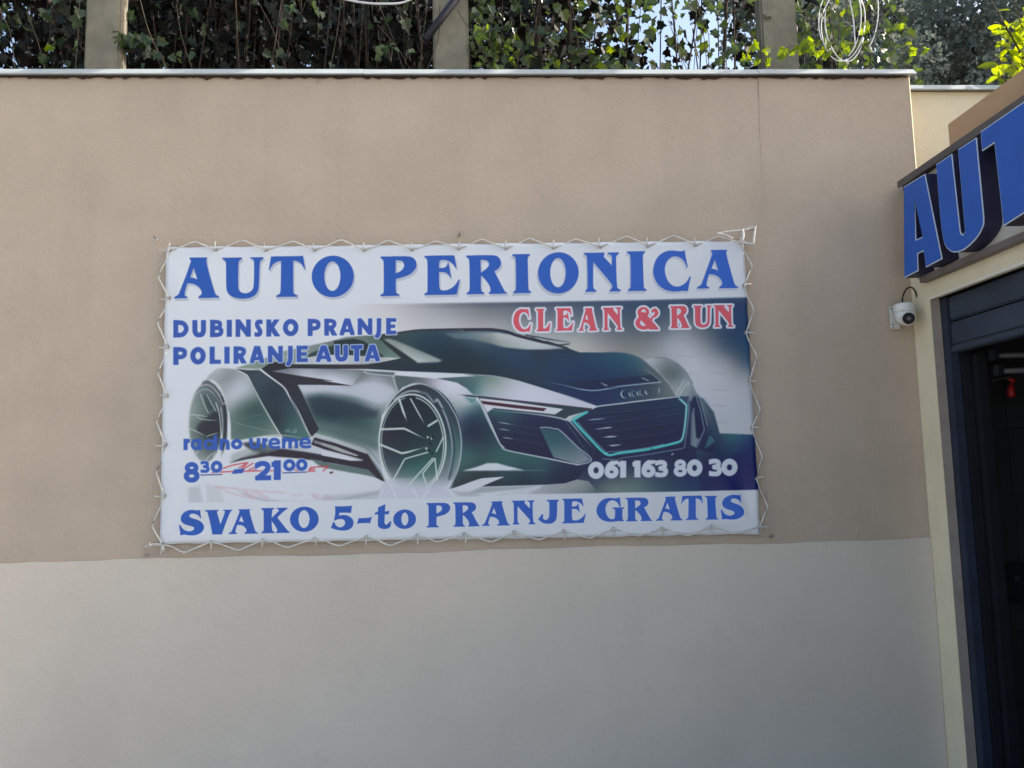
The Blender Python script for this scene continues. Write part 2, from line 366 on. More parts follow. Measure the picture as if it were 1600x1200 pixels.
def box1(a, r, ax):
    if r < 1: return a
    pad = [(0, 0)] * a.ndim; pad[ax] = (r + 1, r)
    c = np.cumsum(np.pad(a, pad, mode='edge'), axis=ax, dtype=np.float64)
    n = a.shape[ax]
    hi = np.take(c, np.arange(2*r+1, 2*r+1+n), axis=ax); lo = np.take(c, np.arange(0, n), axis=ax)
    return ((hi - lo) / (2*r+1)).astype(np.float32)
def blur(a, s):
    if s <= 0: return a
    r = max(1, int(round(s)))
    for _ in range(2):
        a = box1(box1(a, r, 0), r, 1)
    return a
def clipbox(q, m):
    x0 = max(0, int(q[:, 0].min() - m)); x1 = min(TW, int(q[:, 0].max() + m) + 2)
    y0 = max(0, int(q[:, 1].min() - m)); y1 = min(TH, int(q[:, 1].max() + m) + 2)
    return x0, y0, x1, y1
def polymask(q, box):
    """even-odd fill with exact horizontal coverage, on the texel box"""
    x0, y0, x1, y1 = box
    w, h = x1 - x0, y1 - y0
    m = np.zeros((h, w), np.float32)
    if w <= 0 or h <= 0: return m
    xs = np.arange(w) + x0
    for sub in (0.25, 0.75):
        yy = np.arange(h) + y0 + sub
        acc = np.zeros((h, w), np.float32)
        a = q; b = np.roll(q, -1, axis=0)
        cross = [[] for _ in range(h)]
        for (ax, ay), (bx, by) in zip(a, b):
            if ay == by: continue
            if ay > by: ax, ay, bx, by = bx, by, ax, ay
            i0 = max(0, int(np.ceil(ay - y0 - sub))); i1 = min(h - 1, int(np.ceil(by - y0 - sub)) - 1)
            for i in range(i0, i1 + 1):
                cross[i].append(ax + (yy[i] - ay) * (bx - ax) / (by - ay) - x0)
        for i, c in enumerate(cross):
            c.sort()
            for l, r in zip(c[::2], c[1::2]):
                l = max(0.0, l); r = min(float(w), r)
                if r <= l: continue
                il, ir = int(l), int(r)
                if il == ir:
                    if il < w: acc[i, il] += r - l
                    continue
                acc[i, il] += il + 1 - l
                acc[i, il+1:ir] += 1
                if ir < w: acc[i, ir] += r - ir
        m += acc * 0.5
    return np.clip(m, 0, 1)
def smooth(pts, n=8, closed=False):
    """Catmull-Rom through the points"""
    p = np.asarray(pts, float); N = len(p); out = []
    rng = range(N) if closed else range(N - 1)
    for i in rng:
        if closed: a, b, c, d = p[(i-1) % N], p[i], p[(i+1) % N], p[(i+2) % N]
        else: a, b, c, d = p[max(i-1, 0)], p[i], p[i+1], p[min(i+2, N-1)]
        for k in range(n):
            t = k / n
            out.append(.5*((2*b)+(c-a)*t+(2*a-5*b+4*c-d)*t*t+(3*b-a-3*c+d)*t**3))
    if not closed: out.append(p[-1])
    return np.array(out)
def gradient(samples, box, power=2.2):
    x0, y0, x1, y1 = box
    st = 8
    gx = np.arange(x0, x1 + st, st); gy = np.arange(y0, y1 + st, st)
    X, Y = np.meshgrid(gx, gy)
    q = tx([(s[0], s[1]) for s in samples]); cols = np.array([srgb(s[2]) for s in samples])
    # smooth multiquadric surface through the colour samples
    c2 = 30.0**2
    K = np.sqrt(((q[:, None] - q[None])**2).sum(-1) + c2) / 400.0
    n = len(q); M = np.zeros((n+1, n+1)); M[:n, :n] = K - np.eye(n)*0.03; M[n, :n] = M[:n, n] = 1
    wts = np.linalg.lstsq(M, np.r_[cols, np.zeros((1, 3))], rcond=None)[0]
    d = np.sqrt((X[..., None] - q[:, 0])**2 + (Y[..., None] - q[:, 1])**2 + c2) / 400.0
    g = np.clip(d @ wts[:n] + wts[n], cols.min(0)*.9, cols.max(0)*1.03).astype(np.float32)
    # bilinear enlarge
    fx = (np.arange(x1 - x0)) / st; fy = (np.arange(y1 - y0)) / st
    ix = np.minimum(fx.astype(int), g.shape[1]-2); iy = np.minimum(fy.astype(int), g.shape[0]-2)
    tx_ = (fx - ix)[None, :, None]; ty_ = (fy - iy)[:, None, None]
    A = g[iy][:, ix]; B = g[iy][:, ix+1]; Cc = g[iy+1][:, ix]; D = g[iy+1][:, ix+1]
    return blur((A*(1-tx_)+B*tx_)*(1-ty_) + (Cc*(1-tx_)+D*tx_)*ty_, 6)
def comp(box, m, col):
    x0, y0, x1, y1 = box
    m = m[..., None]
    CAN[y0:y1, x0:x1] = CAN[y0:y1, x0:x1]*(1-m) + col*m
def fill(pts, col, bl=0.0, alpha=1.0, sm=False, fade=None, power=2.2):
    """col: rgb 0-255 or list of (x, y, rgb) samples; fade: ((x,y),(x,y)) alpha 1 -> 0"""
    if sm: pts = smooth(pts, 8, True)
    q = tx(pts); s = bl * PX
    box = clipbox(q, 3*s + 3)
    if box[2] <= box[0] or box[3] <= box[1]: return
    m = blur(polymask(q, box), s) * alpha
    if fade:
        a, b = tx(fade); X, Y = np.meshgrid(np.arange(box[0], box[2]), np.arange(box[1], box[3]))
        t = ((X-a[0])*(b[0]-a[0]) + (Y-a[1])*(b[1]-a[1])) / ((b-a)@(b-a))
        t = np.clip(t, 0, 1); m = m * (1 - t*t*(3-2*t)).astype(np.float32)
    comp(box, m, gradient(col, box, power) if isinstance(col, list) else srgb(col))
def ribbon(pts, w, taper=None):
    p = np.asarray(pts, float); n = len(p)
    d = np.gradient(p, axis=0); d /= np.maximum(np.linalg.norm(d, axis=1, keepdims=True), 1e-6)
    nr = np.c_[-d[:, 1], d[:, 0]]
    ww = np.full(n, w/2.0)
    if taper:
        t = np.linspace(0, 1, n)
        if 's' in taper: ww = ww * np.clip(t/.35, .12, 1)
        if 'e' in taper: ww = ww * np.clip((1-t)/.35, .12, 1)
    return np.r_[p + nr*ww[:, None], (p - nr*ww[:, None])[::-1]]
def line(pts, w, col, bl=0.3, alpha=1.0, sm=True, taper=None, fade=None):
    p = smooth(pts, 8) if sm and len(pts) > 2 else np.asarray(pts, float)
    if not sm or len(pts) == 2:
        p = np.concatenate([np.linspace(p[i], p[i+1], 7)[:-1] for i in range(len(p)-1)] + [p[-1:]])
    fill(ribbon(p, w, taper), col, bl, alpha, fade=fade)
def ell(cx, cy, rx, ry, a0=0, a1=360, tilt=0, n=48):
    t = np.radians(np.linspace(a0, a1, n)); c, s = math.cos(math.radians(tilt)), math.sin(math.radians(tilt))
    x, y = rx*np.cos(t), ry*np.sin(t)
    return np.c_[cx + x*c - y*s, cy + x*s + y*c]
ORG = {1: (280, 470), 2: (500, 470), 3: (720, 470), 4: (940, 470), 5: (280, 620), 6: (500, 620), 7: (720, 620), 8: (940, 620)}
def T(*a):
    """T(tile, x, y, x, y, ..., -tile, ...) -> points; a negative number -k starts tile k"""
    out = []; o = ORG[a[0]]; i = 1
    while i < len(a):
        v = a[i]
        if isinstance(v, str): o = ORG[int(v)]; i += 1; continue
        out.append((o[0] + .15*a[i], o[1] + .15*a[i+1])); i += 2
    return out
def S(*a):
    """samples: S(tile, x, y, (r,g,b), x, y, (r,g,b), '5', ...)"""
    out = []; o = ORG[a[0]]; i = 1
    while i < len(a):
        if isinstance(a[i], str): o = ORG[int(a[i])]; i += 1; continue
        out.append((o[0] + .15*a[i], o[1] + .15*a[i+1], a[i+2])); i += 3
    return out
# ---- lettering: every glyph is drawn in its own unit box (x right, y up)
def E_(cx, cy, rx, ry, a0=0, a1=360, n=40):
    t = np.radians(np.linspace(a0, a1, n)); return np.c_[cx + rx*np.cos(t), cy + ry*np.sin(t)].tolist()
SERIF = {
 'A': [('+', [(0,0),(.29,0),(.29,.03),(.235,.06),(.225,.13),(.29,.37),(.40,.365),(.50,.32),(.58,.24),(.62,.15),(.61,.08),(.54,.03),(.54,0),(1,0),(1,.03),(.94,.06),(.90,.13),(.70,.92),(.73,.97),(.73,1),(.34,1),(.34,.97),(.375,.93),(.37,.88),(.12,.14),(.09,.08),(.0,.03)]),
       ('-', [(.435,.75),(.52,.455),(.45,.49),(.35,.515)])],
 'U': [('+', [(0,1),(.47,1),(.47,.97),(.40,.92),(.385,.86),(.38,.3),(.40,.2),(.46,.145),(.56,.12),(.66,.145),(.74,.21),(.77,.32),(.78,.90),(.75,.96),(.68,.98),(.68,1),(1,1),(1,.97),(.93,.92),(.905,.86),(.89,.25),(.84,.12),(.74,.04),(.58,0),(.42,0),(.26,.04),(.14,.12),(.09,.25),(.09,.87),(.07,.93),(0,.97)])],
 'T': [('+', [(.06,1),(.94,1),(1,.68),(.975,.68),(.93,.78),(.85,.85),(.75,.89),(.67,.89),(.665,.12),(.70,.06),(.79,.03),(.79,0),(.2,0),(.2,.03),(.29,.06),(.33,.12),(.34,.89),(.24,.88),(.14,.83),(.06,.75),(.02,.67),(0,.67)])],
 'O': [('+', E_(.5,.5,.5,.5)), ('-', E_(.49,.505,.195,.36))],
 'P': [('+', [(0,1),(.75,1),(.88,.97),(.96,.9),(1,.8),(.98,.7),(.9,.6),(.78,.52),(.6,.47),(.42,.43),(.415,.12),(.44,.06),(.52,.03),(.52,0),(0,0),(0,.03),(.08,.07),(.095,.13),(.09,.87),(.07,.93),(0,.97)]),
       ('-', [(.415,.9),(.55,.9),(.62,.87),(.655,.8),(.65,.72),(.6,.65),(.52,.60),(.415,.57)])],
 'E': [('+', [(0,1),(.84,1),(.905,.67),(.88,.68),(.80,.8),(.65,.88),(.5,.9),(.43,.87),(.41,.8),(.41,.68),(.55,.68),(.63,.72),(.66,.81),(.68,.81),(.75,.42),(.73,.43),(.68,.52),(.58,.58),(.41,.585),(.41,.2),(.45,.12),(.55,.1),(.68,.12),(.8,.18),(.9,.27),(.97,.38),(1,.38),(.91,0),(0,0),(0,.03),(.08,.07),(.09,.13),(.09,.87),(.07,.93),(0,.97)])],
 'R': [('+', [(0,1),(.66,1),(.77,.97),(.84,.89),(.86,.78),(.83,.69),(.76,.62),(.69,.585),(.93,.09),(.96,.04),(1,.03),(1,0),(.56,0),(.56,.03),(.60,.06),(.605,.13),(.56,.25),(.48,.36),(.40,.46),(.36,.46),(.355,.13),(.38,.06),(.44,.03),(.44,0),(0,0),(.02,.03),(.07,.07),(.09,.13),(.08,.87),(.06,.93),(0,.97)]),
       ('-', [(.35,.88),(.44,.885),(.52,.86),(.565,.8),(.56,.72),(.5,.65),(.42,.59),(.36,.545)])],
 'I': [('+', [(0,1),(.93,1),(.93,.97),(.82,.92),(.81,.88),(.85,.12),(.88,.06),(1,.03),(1,0),(.05,0),(.05,.03),(.17,.07),(.2,.12),(.19,.88),(.13,.94),(0,.97)])],
 'N': [('+', [(0,1),(.55,1),(.56,.96),(.53,.9),(.76,.66),(.77,.9),(.73,.94),(.65,.97),(.65,1),(.95,1),(.95,.97),(.88,.92),(.87,.87),(.89,.12),(.93,.06),(1,.03),(1,0),(.7,0),(.7,.03),(.76,.07),(.77,.13),(.76,.19),(.25,.77),(.24,.12),(.27,.06),(.33,.03),(.33,0),(.04,0),(.04,.03),(.09,.07),(.1,.12),(.09,.9),(.05,.95),(0,.97)])],
 'C': [('+', [(.84,1),(.86,.86),(.92,.58),(.9,.58),(.84,.72),(.74,.82),(.62,.86),(.5,.85),(.4,.78),(.33,.66),(.31,.53),(.33,.4),(.39,.26),(.48,.16),(.6,.11),(.72,.12),(.84,.18),(.93,.27),(.97,.36),(1,.35),(.96,.2),(.92,0),(.8,.02),(.65,0),(.5,0),(.33,.04),(.18,.13),(.07,.27),(.01,.44),(.02,.6),(.08,.78),(.2,.91),(.35,.98),(.5,1),(.65,.98),(.78,.97)])],
 'S': [('+', [(.85,1),(.88,.66),(.84,.68),(.82,.74),(.74,.81),(.62,.855),(.5,.855),(.42,.81),(.42,.74),(.5,.68),(.7,.62),(.88,.53),(.98,.4),(1,.27),(.94,.14),(.8,.04),(.6,0),(.4,0),(.22,.04),(.1,.025),(.04,0),(0,.4),(.05,.42),(.1,.3),(.2,.2),(.36,.15),(.52,.17),(.6,.24),(.58,.32),(.46,.37),(.25,.43),(.11,.52),(.05,.65),(.09,.8),(.2,.92),(.4,1),(.6,1),(.75,.97)])],
 'V': [('+', [(0,1),(.5,1),(.5,.97),(.43,.93),(.57,.40),(.74,.9),(.73,.95),(.66,.98),(.66,1),(1,1),(1,.97),(.92,.92),(.64,.06),(.64,0),(.28,0),(.28,.06),(.09,.93),(0,.97)])],
 'K': [('+', [(0,1),(.45,1),(.45,.97),(.38,.92),(.36,.6),(.62,.88),(.6,.95),(.53,.98),(.53,1),(.92,1),(.92,.96),(.82,.9),(.56,.62),(.9,.12),(.95,.06),(1,.03),(1,0),(.52,0),(.52,.04),(.57,.08),(.54,.2),(.36,.5),(.37,.12),(.42,.06),(.47,.03),(.47,0),(0,0),(0,.03),(.07,.08),(.09,.15),(.08,.9),(0,.96)])],
 '5': [('+', [(.18,1),(.25,.97),(.86,.98),(.92,1),(.88,.70),(.84,.72),(.37,.72),(.35,.60),(.55,.64),(.8,.58),(.96,.45),(1,.3),(.93,.12),(.75,.02),(.5,0),(.25,.04),(0,.12),(.1,.36),(.15,.34),(.2,.22),(.35,.13),(.5,.14),(.62,.25),(.63,.36),(.55,.46),(.4,.48),(.25,.45),(.13,.40),(.2,.7)])],
 '-': [('+', [(.12,.85),(.2,.8),(.85,.85),(1,1),(.86,0),(.75,.12),(.1,.1),(0,0)])],
 't': [('+', [(.2,.88),(.4,.93),(.58,1),(.62,.98),(.6,.70),(.86,.74),(.83,.6),(.59,.6),(.57,.25),(.65,.17),(.76,.2),(.88,.3),(.98,.32),(.93,.1),(.8,.03),(.6,0),(.35,.03),(.2,.12),(.18,.3),(.2,.6),(0,.6),(0,.65),(.2,.72)])],
 'o': [('+', E_(.5,.5,.5,.5)), ('-', E_(.51,.51,.155,.34))],
 'J': [('+', [(.42,1),(1,1),(1,.96),(.93,.9),(.92,.3),(.85,.12),(.68,.02),(.45,0),(.2,.05),(0,.2),(.2,.42),(.25,.37),(.22,.25),(.3,.17),(.42,.16),(.52,.25),(.55,.4),(.54,.9),(.42,.95)])],
 'G': [('+', [(.84,1),(.87,.62),(.83,.6),(.78,.75),(.66,.87),(.52,.88),(.4,.8),(.32,.62),(.33,.4),(.4,.2),(.52,.1),(.63,.12),(.67,.2),(.67,.5),(.57,.55),(.57,.58),(1,.58),(1,.55),(.93,.5),(.93,.1),(.98,.04),(.98,0),(.78,.03),(.62,0),(.45,0),(.28,.04),(.12,.15),(.02,.33),(0,.5),(.05,.7),(.18,.88),(.35,.97),(.5,.98),(.65,.95),(.78,.97)])],
 'L': [('+', [(0,1),(.6,1),(.6,.97),(.5,.92),(.48,.2),(.52,.12),(.68,.12),(.82,.2),(.95,.38),(1,.38),(.93,0),(.02,0),(.02,.03),(.1,.07),(.14,.13),(.12,.9),(0,.96)])],
 '&': [('+', E_(.34,.77,.25,.23)), ('+', E_(.36,.3,.36,.3)), ('-', E_(.35,.79,.10,.11)), ('-', E_(.36,.31,.16,.15)),
       ('+', [(.13,.62),(.33,.52),(.97,.06),(1,.0),(.6,0),(.56,.05),(.1,.6)]), ('+', [(.13,.75),(.38,.78),(.95,.1),(1,.04),(1,0),(.6,0)]),
       ('+', [(.58,.40),(.72,.58),(.78,.62),(.84,.70),(.83,.78),(.76,.76),(.70,.72),(.68,.82),(.76,.92),(.88,.93),(.98,.83),(1,.7),(.93,.58),(.82,.53),(.76,.50),(.66,.3)])],
}
def soften(p):
    """round the shallow corners of a glyph outline, keep its sharp ones"""
    for _ in range(2):
        p = np.asarray(p, float); n = len(p); o = []
        for i in range(n):
            a, b, c = p[i-1], p[i], p[(i+1) % n]; u, v = b-a, c-b
            ang = abs(math.degrees(math.atan2(u[0]*v[1]-u[1]*v[0], u @ v)))
            if ang < 48: o += [b - u*.25, b + v*.25]
            else: o.append(b)
        p = np.array(o)
    return p
for _k in SERIF:
    SERIF[_k] = [(o, soften(p) if len(p) < 60 else p) for o, p in SERIF[_k]]
def st(pts, w): return ('s', pts, w)
SANS = {   # strokes: points in the unit box inset by half the pen, pen width as a share of the cap height; ends run past the box and are cut on it
 'D': [st([(0,-.4),(0,1.4)],.28), st([(-.2,1),(.3,1),(.75,.9),(1,.5),(.75,.1),(.3,0),(-.2,0)],.27)],
 'U': [st([(0,1.4),(0,.7),(.02,.3),(.18,.06),(.5,0),(.82,.06),(.98,.3),(1,.7),(1,1.4)],.29)],
 'B': [st([(0,-.4),(0,1.4)],.29), st([(-.2,1),(.4,1),(.8,.93),(.86,.76),(.7,.58),(-.2,.55)],.23), st([(-.2,.55),(.6,.54),(.97,.40),(1,.2),(.8,.04),(.4,0),(-.2,0)],.25)],
 'I': [st([(.5,-.4),(.5,1.4)],.31)],
 'N': [st([(0,-.4),(0,1.4)],.27), st([(-.25,1.35),(1.25,-.35)],.29), st([(1,-.4),(1,1.4)],.27)],
 'S': [st([(1.3,.97),(.7,1.02),(.2,.93),(.12,.72),(.45,.52),(.85,.33),(.92,.12),(.5,-.02),(-.4,.02)],.26)],
 'K': [st([(0,-.4),(0,1.4)],.29), st([(1.12,1.4),(.2,.45)],.27), st([(.25,.62),(1.2,-.4)],.29)],
 'O': [st(E_(.5,.5,.5,.5,0,360,28),.28)],
 'P': [st([(0,-.4),(0,1.4)],.29), st([(-.2,1),(.5,1),(.92,.9),(1,.7),(.88,.5),(.5,.42),(-.2,.42)],.25)],
 'R': [st([(0,-.4),(0,1.4)],.28), st([(-.2,1),(.45,1),(.84,.92),(.92,.75),(.8,.56),(.45,.48),(-.2,.48)],.24), st([(.38,.56),(1.15,-.4)],.28)],
 'A': [st([(-.14,-.4),(.54,1.4)],.27), st([(1.14,-.4),(.46,1.4)],.28), st([(.12,.22),(.88,.22)],.2)],
 'J': [st([(.8,1.4),(.8,.6),(.75,.1),(.5,-.18),(-.1,-.36)],.28)],
 'E': [st([(0,-.4),(0,1.4)],.29), st([(-.1,1),(1.4,1)],.23), st([(-.1,.5),(1.1,.5)],.21), st([(-.1,0),(1.4,0)],.24)],
 'L': [st([(0,-.4),(0,1.4)],.29), st([(-.1,0),(1.4,0)],.24)],
 'T': [st([(.5,-.4),(.5,1.2)],.30), st([(-.4,1),(1.4,1)],.26)],
 'r': [st([(0,-.6),(0,1.6)],.36), st([(0,.3),(.2,.75),(.6,.98),(1.5,1.0)],.34)],
 'a': [st(E_(.42,.5,.42,.5,0,360,24),.30), st([(1,-.6),(1,1.6)],.34)],
 'd': [st(E_(.42,.5,.42,.5,0,360,24),.30), st([(1,-.6),(1,1.75)],.34)],
 'n': [st([(0,-.6),(0,1.6)],.34), st([(0,.2),(.06,.75),(.4,1),(.8,.95),(1,.6),(1,.2),(1,-.6)],.34)],
 'o': [st(E_(.5,.5,.5,.5,0,360,24),.34)],
 'u': [st([(0,1.6),(0,.8),(.05,.3),(.3,.02),(.7,.02),(.95,.3),(1,.8),(1,1.6)],.34)],
 'e': [st([(-.05,.5),(1.02,.5)],.22), st([(1,.5),(.9,.86),(.5,1.02),(.1,.86),(-.02,.5),(.1,.14),(.5,-.02),(1.1,.06)],.27)],
 'm': [st([(0,-.6),(0,1.6)],.32), st([(0,.3),(.08,.8),(.28,1),(.46,.85),(.5,.5),(.5,-.6)],.32), st([(.5,.3),(.58,.8),(.78,1),(.96,.85),(1,.5),(1,-.6)],.32)],
 '0': [st(E_(.5,.5,.5,.5,0,360,28),.31)],
 '1': [st([(1,-.4),(1,1.4)],.36), st([(1,.97),(-1.2,.86)],.26)],
 '2': [st([(-.25,.78),(.05,.93),(.45,1.02),(.85,.93),(.95,.72),(.8,.48),(.45,.25),(.02,-.02)],.27), st([(-.2,0),(1.5,0)],.26)],
 '3': [st([(-.25,.93),(.35,1.02),(.78,.95),(.88,.78),(.72,.60),(.3,.54)],.26), st([(.3,.54),(.8,.48),(1,.28),(.85,.06),(.45,-.02),(-.3,.06)],.27)],
 '6': [st(E_(.5,.32,.5,.33,0,360,28),.29), st([(.0,.35),(.06,.6),(.25,.85),(.55,1.02),(1.1,1.12)],.28)],
 '8': [st(E_(.5,.26,.5,.27,0,360,28),.25), st(E_(.5,.78,.4,.22,0,360,28),.23)],
}
def stroke_polys(pts, w):
    p = np.asarray(pts, float); out = []
    if 4 < len(p) < 15: p = smooth(p, 5)
    for a, b in zip(p[:-1], p[1:]):
        d = b - a; L = np.hypot(*d)
        if L < 1e-6: continue
        n = np.array([-d[1], d[0]]) / L * w/2
        out.append(np.array([a+n, b+n, b-n, a-n]))
    for c in p[1:-1]: out.append(ell(c[0], c[1], w/2, w/2, n=20))
    if np.hypot(*(p[0]-p[-1])) < 1e-3: out.append(ell(p[0][0], p[0][1], w/2, w/2, n=20))
    return out
def text_mask(items, font, box, slope=-0.016):
    m = np.zeros((box[3]-box[1], box[2]-box[0]), np.float32)
    for ch, x0, x1, yt, yb in items:
        g = np.zeros_like(m); capw, caph = x1 - x0, yb - yt
        for op in font[ch]:
            if op[0] in '+-':
                p = [(x0 + u*capw, yb - v*caph + slope*(u-.5)*capw) for u, v in op[1]]
                q = tx(p); sub = clipbox(q, 3)
                sub = (max(sub[0], box[0]), max(sub[1], box[1]), min(sub[2], box[2]), min(sub[3], box[3]))
                k = polymask(q, sub); sl = (slice(sub[1]-box[1], sub[3]-box[1]), slice(sub[0]-box[0], sub[2]-box[0]))
                g[sl] = np.maximum(g[sl], k) if op[0] == '+' else g[sl]*(1-k)
            else:
                w = op[2]*caph; h = w/2
                P = [(x0+h + u*(capw-2*h), yb-h - v*(caph-2*h)) for u, v in op[1]]
                P = [(x, y + slope*(x-(x0+x1)/2)) for x, y in P]
                for pp in stroke_polys(P, w):
                    q = tx(pp); sub = clipbox(q, 3)
                    sub = (max(sub[0], box[0]), max(sub[1], box[1]), min(sub[2], box[2]), min(sub[3], box[3]))
                    if sub[2] <= sub[0] or sub[3] <= sub[1]: continue
                    k = polymask(q, sub); sl = (slice(sub[1]-box[1], sub[3]-box[1]), slice(sub[0]-box[0], sub[2]-box[0]))
                    g[sl] = np.maximum(g[sl], k)
        if any(o[0] == 's' for o in font[ch]):
            b2 = yb + (caph*.22 if ch == 'J' else 0); t2 = yt - (caph*.5 if ch == 'd' else 0)
            qb = tx([(x0, t2-slope*capw*-.5), (x1, t2+slope*capw*.5), (x1, b2+slope*capw*.5), (x0, b2-slope*capw*.5)])
            g = g * polymask(qb, box)
        m = np.maximum(m, g)
    return m
def dilate(m, r):
    R = int(np.ceil(r)); o = m.copy(); p = np.pad(m, R)
    for dy in range(-R, R+1):
        for dx in range(-R, R+1):
            if dx*dx+dy*dy <= r*r+.5: o = np.maximum(o, p[R+dy:R+dy+m.shape[0], R+dx:R+dx+m.shape[1]])
    return o
def text(items, font, col, outline=None, shadow=None, slope=-0.016, edge=None, grow=0):
    xs = [i[1] for i in items] + [i[2] for i in items]; ys = [i[3] for i in items] + [i[4] for i in items]
    q = tx([(min(xs), min(ys)), (max(xs), min(ys)), (max(xs), max(ys)), (min(xs), max(ys))])
    box = clipbox(q, 40)
    m = text_mask(items, font, box, slope)
    if grow: m = dilate(m, grow)
    if shadow:
        dx, dy, sc = shadow; a = np.roll(np.roll(m, int(dy*PX), 0), int(dx*PX), 1)
        k = m.copy()
        for t in (.25, .5, .75, 1): k = np.maximum(k, np.roll(np.roll(m, int(dy*PX*t), 0), int(dx*PX*t), 1))
        comp(box, blur(k, 1), srgb(sc))
    if outline:
        w, oc = outline; comp(box, blur(dilate(m, w*PX), 1), srgb(oc))
    if edge is not None:
        e = m * (1 - blur(m, 3)); comp(box, blur(m, .6), srgb(col)); comp(box, np.clip(e*1.6, 0, .6), srgb(edge))
    else: comp(box, blur(m, .6), srgb(col))

def paint_banner():
    W_ = (188, 200, 221)
    WF = gradient([(262,388,(188,200,222)),(700,385,(184,197,217)),(1160,380,(166,181,201)),(262,620,(187,199,221)),(700,620,(180,193,213)),(1180,620,(160,175,195)),(255,850,(184,197,217)),(700,845,(176,189,208)),(1186,832,(158,172,190))], (0, 0, TW, TH))
    CAN[:] = WF
    # smoky studio background behind the car
    bg = [(500,480,W_),(520,520,W_),(560,500,(183,192,210)),(600,480,(176,184,200)),(640,480,(160,168,184)),(640,510,(172,182,196)),(700,478,(128,136,152)),(700,505,(160,170,184)),
          (760,478,(100,108,124)),(770,505,(142,152,165)),(820,478,(82,94,116)),(840,500,(110,122,142)),(840,528,(152,164,176)),(900,475,(66,84,112)),(900,535,(150,160,168)),(930,545,(140,148,158)),
          (960,472,(52,76,112)),(960,520,(96,108,124)),(1000,535,(110,122,132)),(980,545,(118,128,136)),(1000,472,(44,72,110)),(1020,515,(80,98,118)),(1050,474,(52,76,108)),(1050,518,(112,126,144)),(1060,530,(140,153,170)),(1100,474,(46,72,108)),(1100,515,(84,98,116)),
          (1040,545,(146,160,178)),(1080,560,(156,170,190)),(1040,560,(140,152,168)),(1110,545,(110,126,144)),(1130,540,(56,82,112)),(1130,510,(42,72,110)),(1165,475,(34,64,108)),(1165,540,(32,74,116)),(1168,565,(44,82,120)),(1150,560,(84,98,116)),
          (1170,585,(118,132,150)),(1130,570,(140,152,168)),(1100,600,(156,170,190)),(1150,620,(150,164,184)),(1172,600,(138,152,172)),(1175,670,(148,162,182)),(1130,670,(150,164,182)),(1100,640,(154,167,188))]
    fill([(470,500),(560,477),(800,474),(1000,471),(1175,466),(1190,684),(1090,700),(900,620),(640,560),(470,560)], bg, 1.0, power=2.6, fade=((600,500),(500,505)))
    fill([(560,477.5),(800,474.5),(1000,471.3),(1175,466),(1176,474),(1000,476),(800,480),(640,484)], (70,86,116), 1.6, .35, fade=((800,474),(600,478)))
    for i, x in enumerate((1054, 1108)):
        for y in (532, 558, 584, 610, 634, 660):
            if x < 1100 and y > 600: continue
            line([(x+random.uniform(-1,1), y), (x+8, y-.8), (x+16, y+.9), (x+26, y)], 1.1, (110,122,142), .4, .35)
    # ground shade at the right and the dark lower block
    fill(T(8,1190,385,1620,402,1640,975,'8',0,1010,'7',1000,1010,640,1012,830,920,1200,850,1350,865,1600,900),
         S(8,100,950,(46,92,104),600,800,(46,92,104),300,860,(80,112,118),150,900,(100,122,128),600,920,(30,72,110),1200,900,(24,38,102),1550,950,(24,36,104),1560,480,(28,50,110),1350,450,(42,98,122),1250,420,(40,92,112),1400,600,(26,40,100),1100,700,(26,36,88),
           '7',1500,950,(52,100,110),1250,900,(126,140,150),900,970,(138,150,165),700,1005,(150,162,182),1400,960,(84,108,118)), .6)
    line(T(8,1190,388,1400,396,1620,408), 1.2, (60,90,120), .8, .5)
    # faint reflections on the floor
    line(T(5,540,940,750,1040,1050,1095,1600,1085,'6',300,1050,640,990), 4, (138,154,168), 1.2, .6, taper='s')
    fill(T(6,0,1030,350,1010,640,960,600,1070,0,1085), (146,160,175), 2, .5)
    fill(T(5,100,950,220,930,260,1110,110,1110), (150,163,178), 2, .5)
    fill(T(5,280,900,440,950,470,1110,300,1120), (158,170,186), 2, .4)
    # -------- rear wheel
    fill(ell(322,662,25,61), S(5,130,100,(140,156,166),250,50,(92,112,120),250,200,(96,120,124),130,250,(120,140,146),350,300,(48,56,68),150,450,(110,128,135),300,500,(64,84,90),420,100,(70,92,100),200,620,(138,152,164),350,640,(100,116,124),400,690,(166,178,200)), 1.2, .97)
    fill(T(5,190,330,330,190,425,170,435,390,300,425), (44,50,64), 2, .75, sm=True)
    fill(T(1,260,990,300,970,380,1133,'5',390,140,300,150), (54,72,82), 2, .7)
    for p in (T(1,228,975,290,1133,'5',322,185), T(1,290,975,375,1133,'5',395,150), T(5,112,188,210,195,318,216), T(5,88,320,200,370,292,415), T(5,150,655,180,600,216,560), T(5,285,655,330,610,372,578), T(5,360,650,372,590,380,560), T(5,292,415,350,395,420,375), T(5,190,210,260,240,420,250)):
        line(p, 1.5, (172,186,196), .35, .8, taper='e')
    line(T(1,120,1133,150,1040,200,960,280,925,350,960,420,1060,450,1133,'5',470,100), 1.3, (170,184,190), .3, .7)
    fill(T(1,255,845,300,825,380,880,440,960,480,1060,500,1133,'5',505,200,500,420,470,560,440,640,'5',455,430,460,250,440,100,'1',430,1133,400,1030,350,940,290,890,235,885), S(1,280,860,(98,108,122),400,930,(84,94,110),480,1100,(96,108,122),'5',480,200,(72,82,98),480,450,(90,102,116),450,600,(140,152,166)), .7)
    line(T(5,440,0,470,100,482,250,478,400,450,560), 4.2, (46,54,72), .8, .9)
    line(T(5,385,60,420,180,435,320,440,480,425,600), 1.6, (176,190,202), .4, .9)
    line(T(1,240,890,290,878,350,905,420,990,460,1080,'5',480,60), 1.8, (168,180,196), .4, .8)
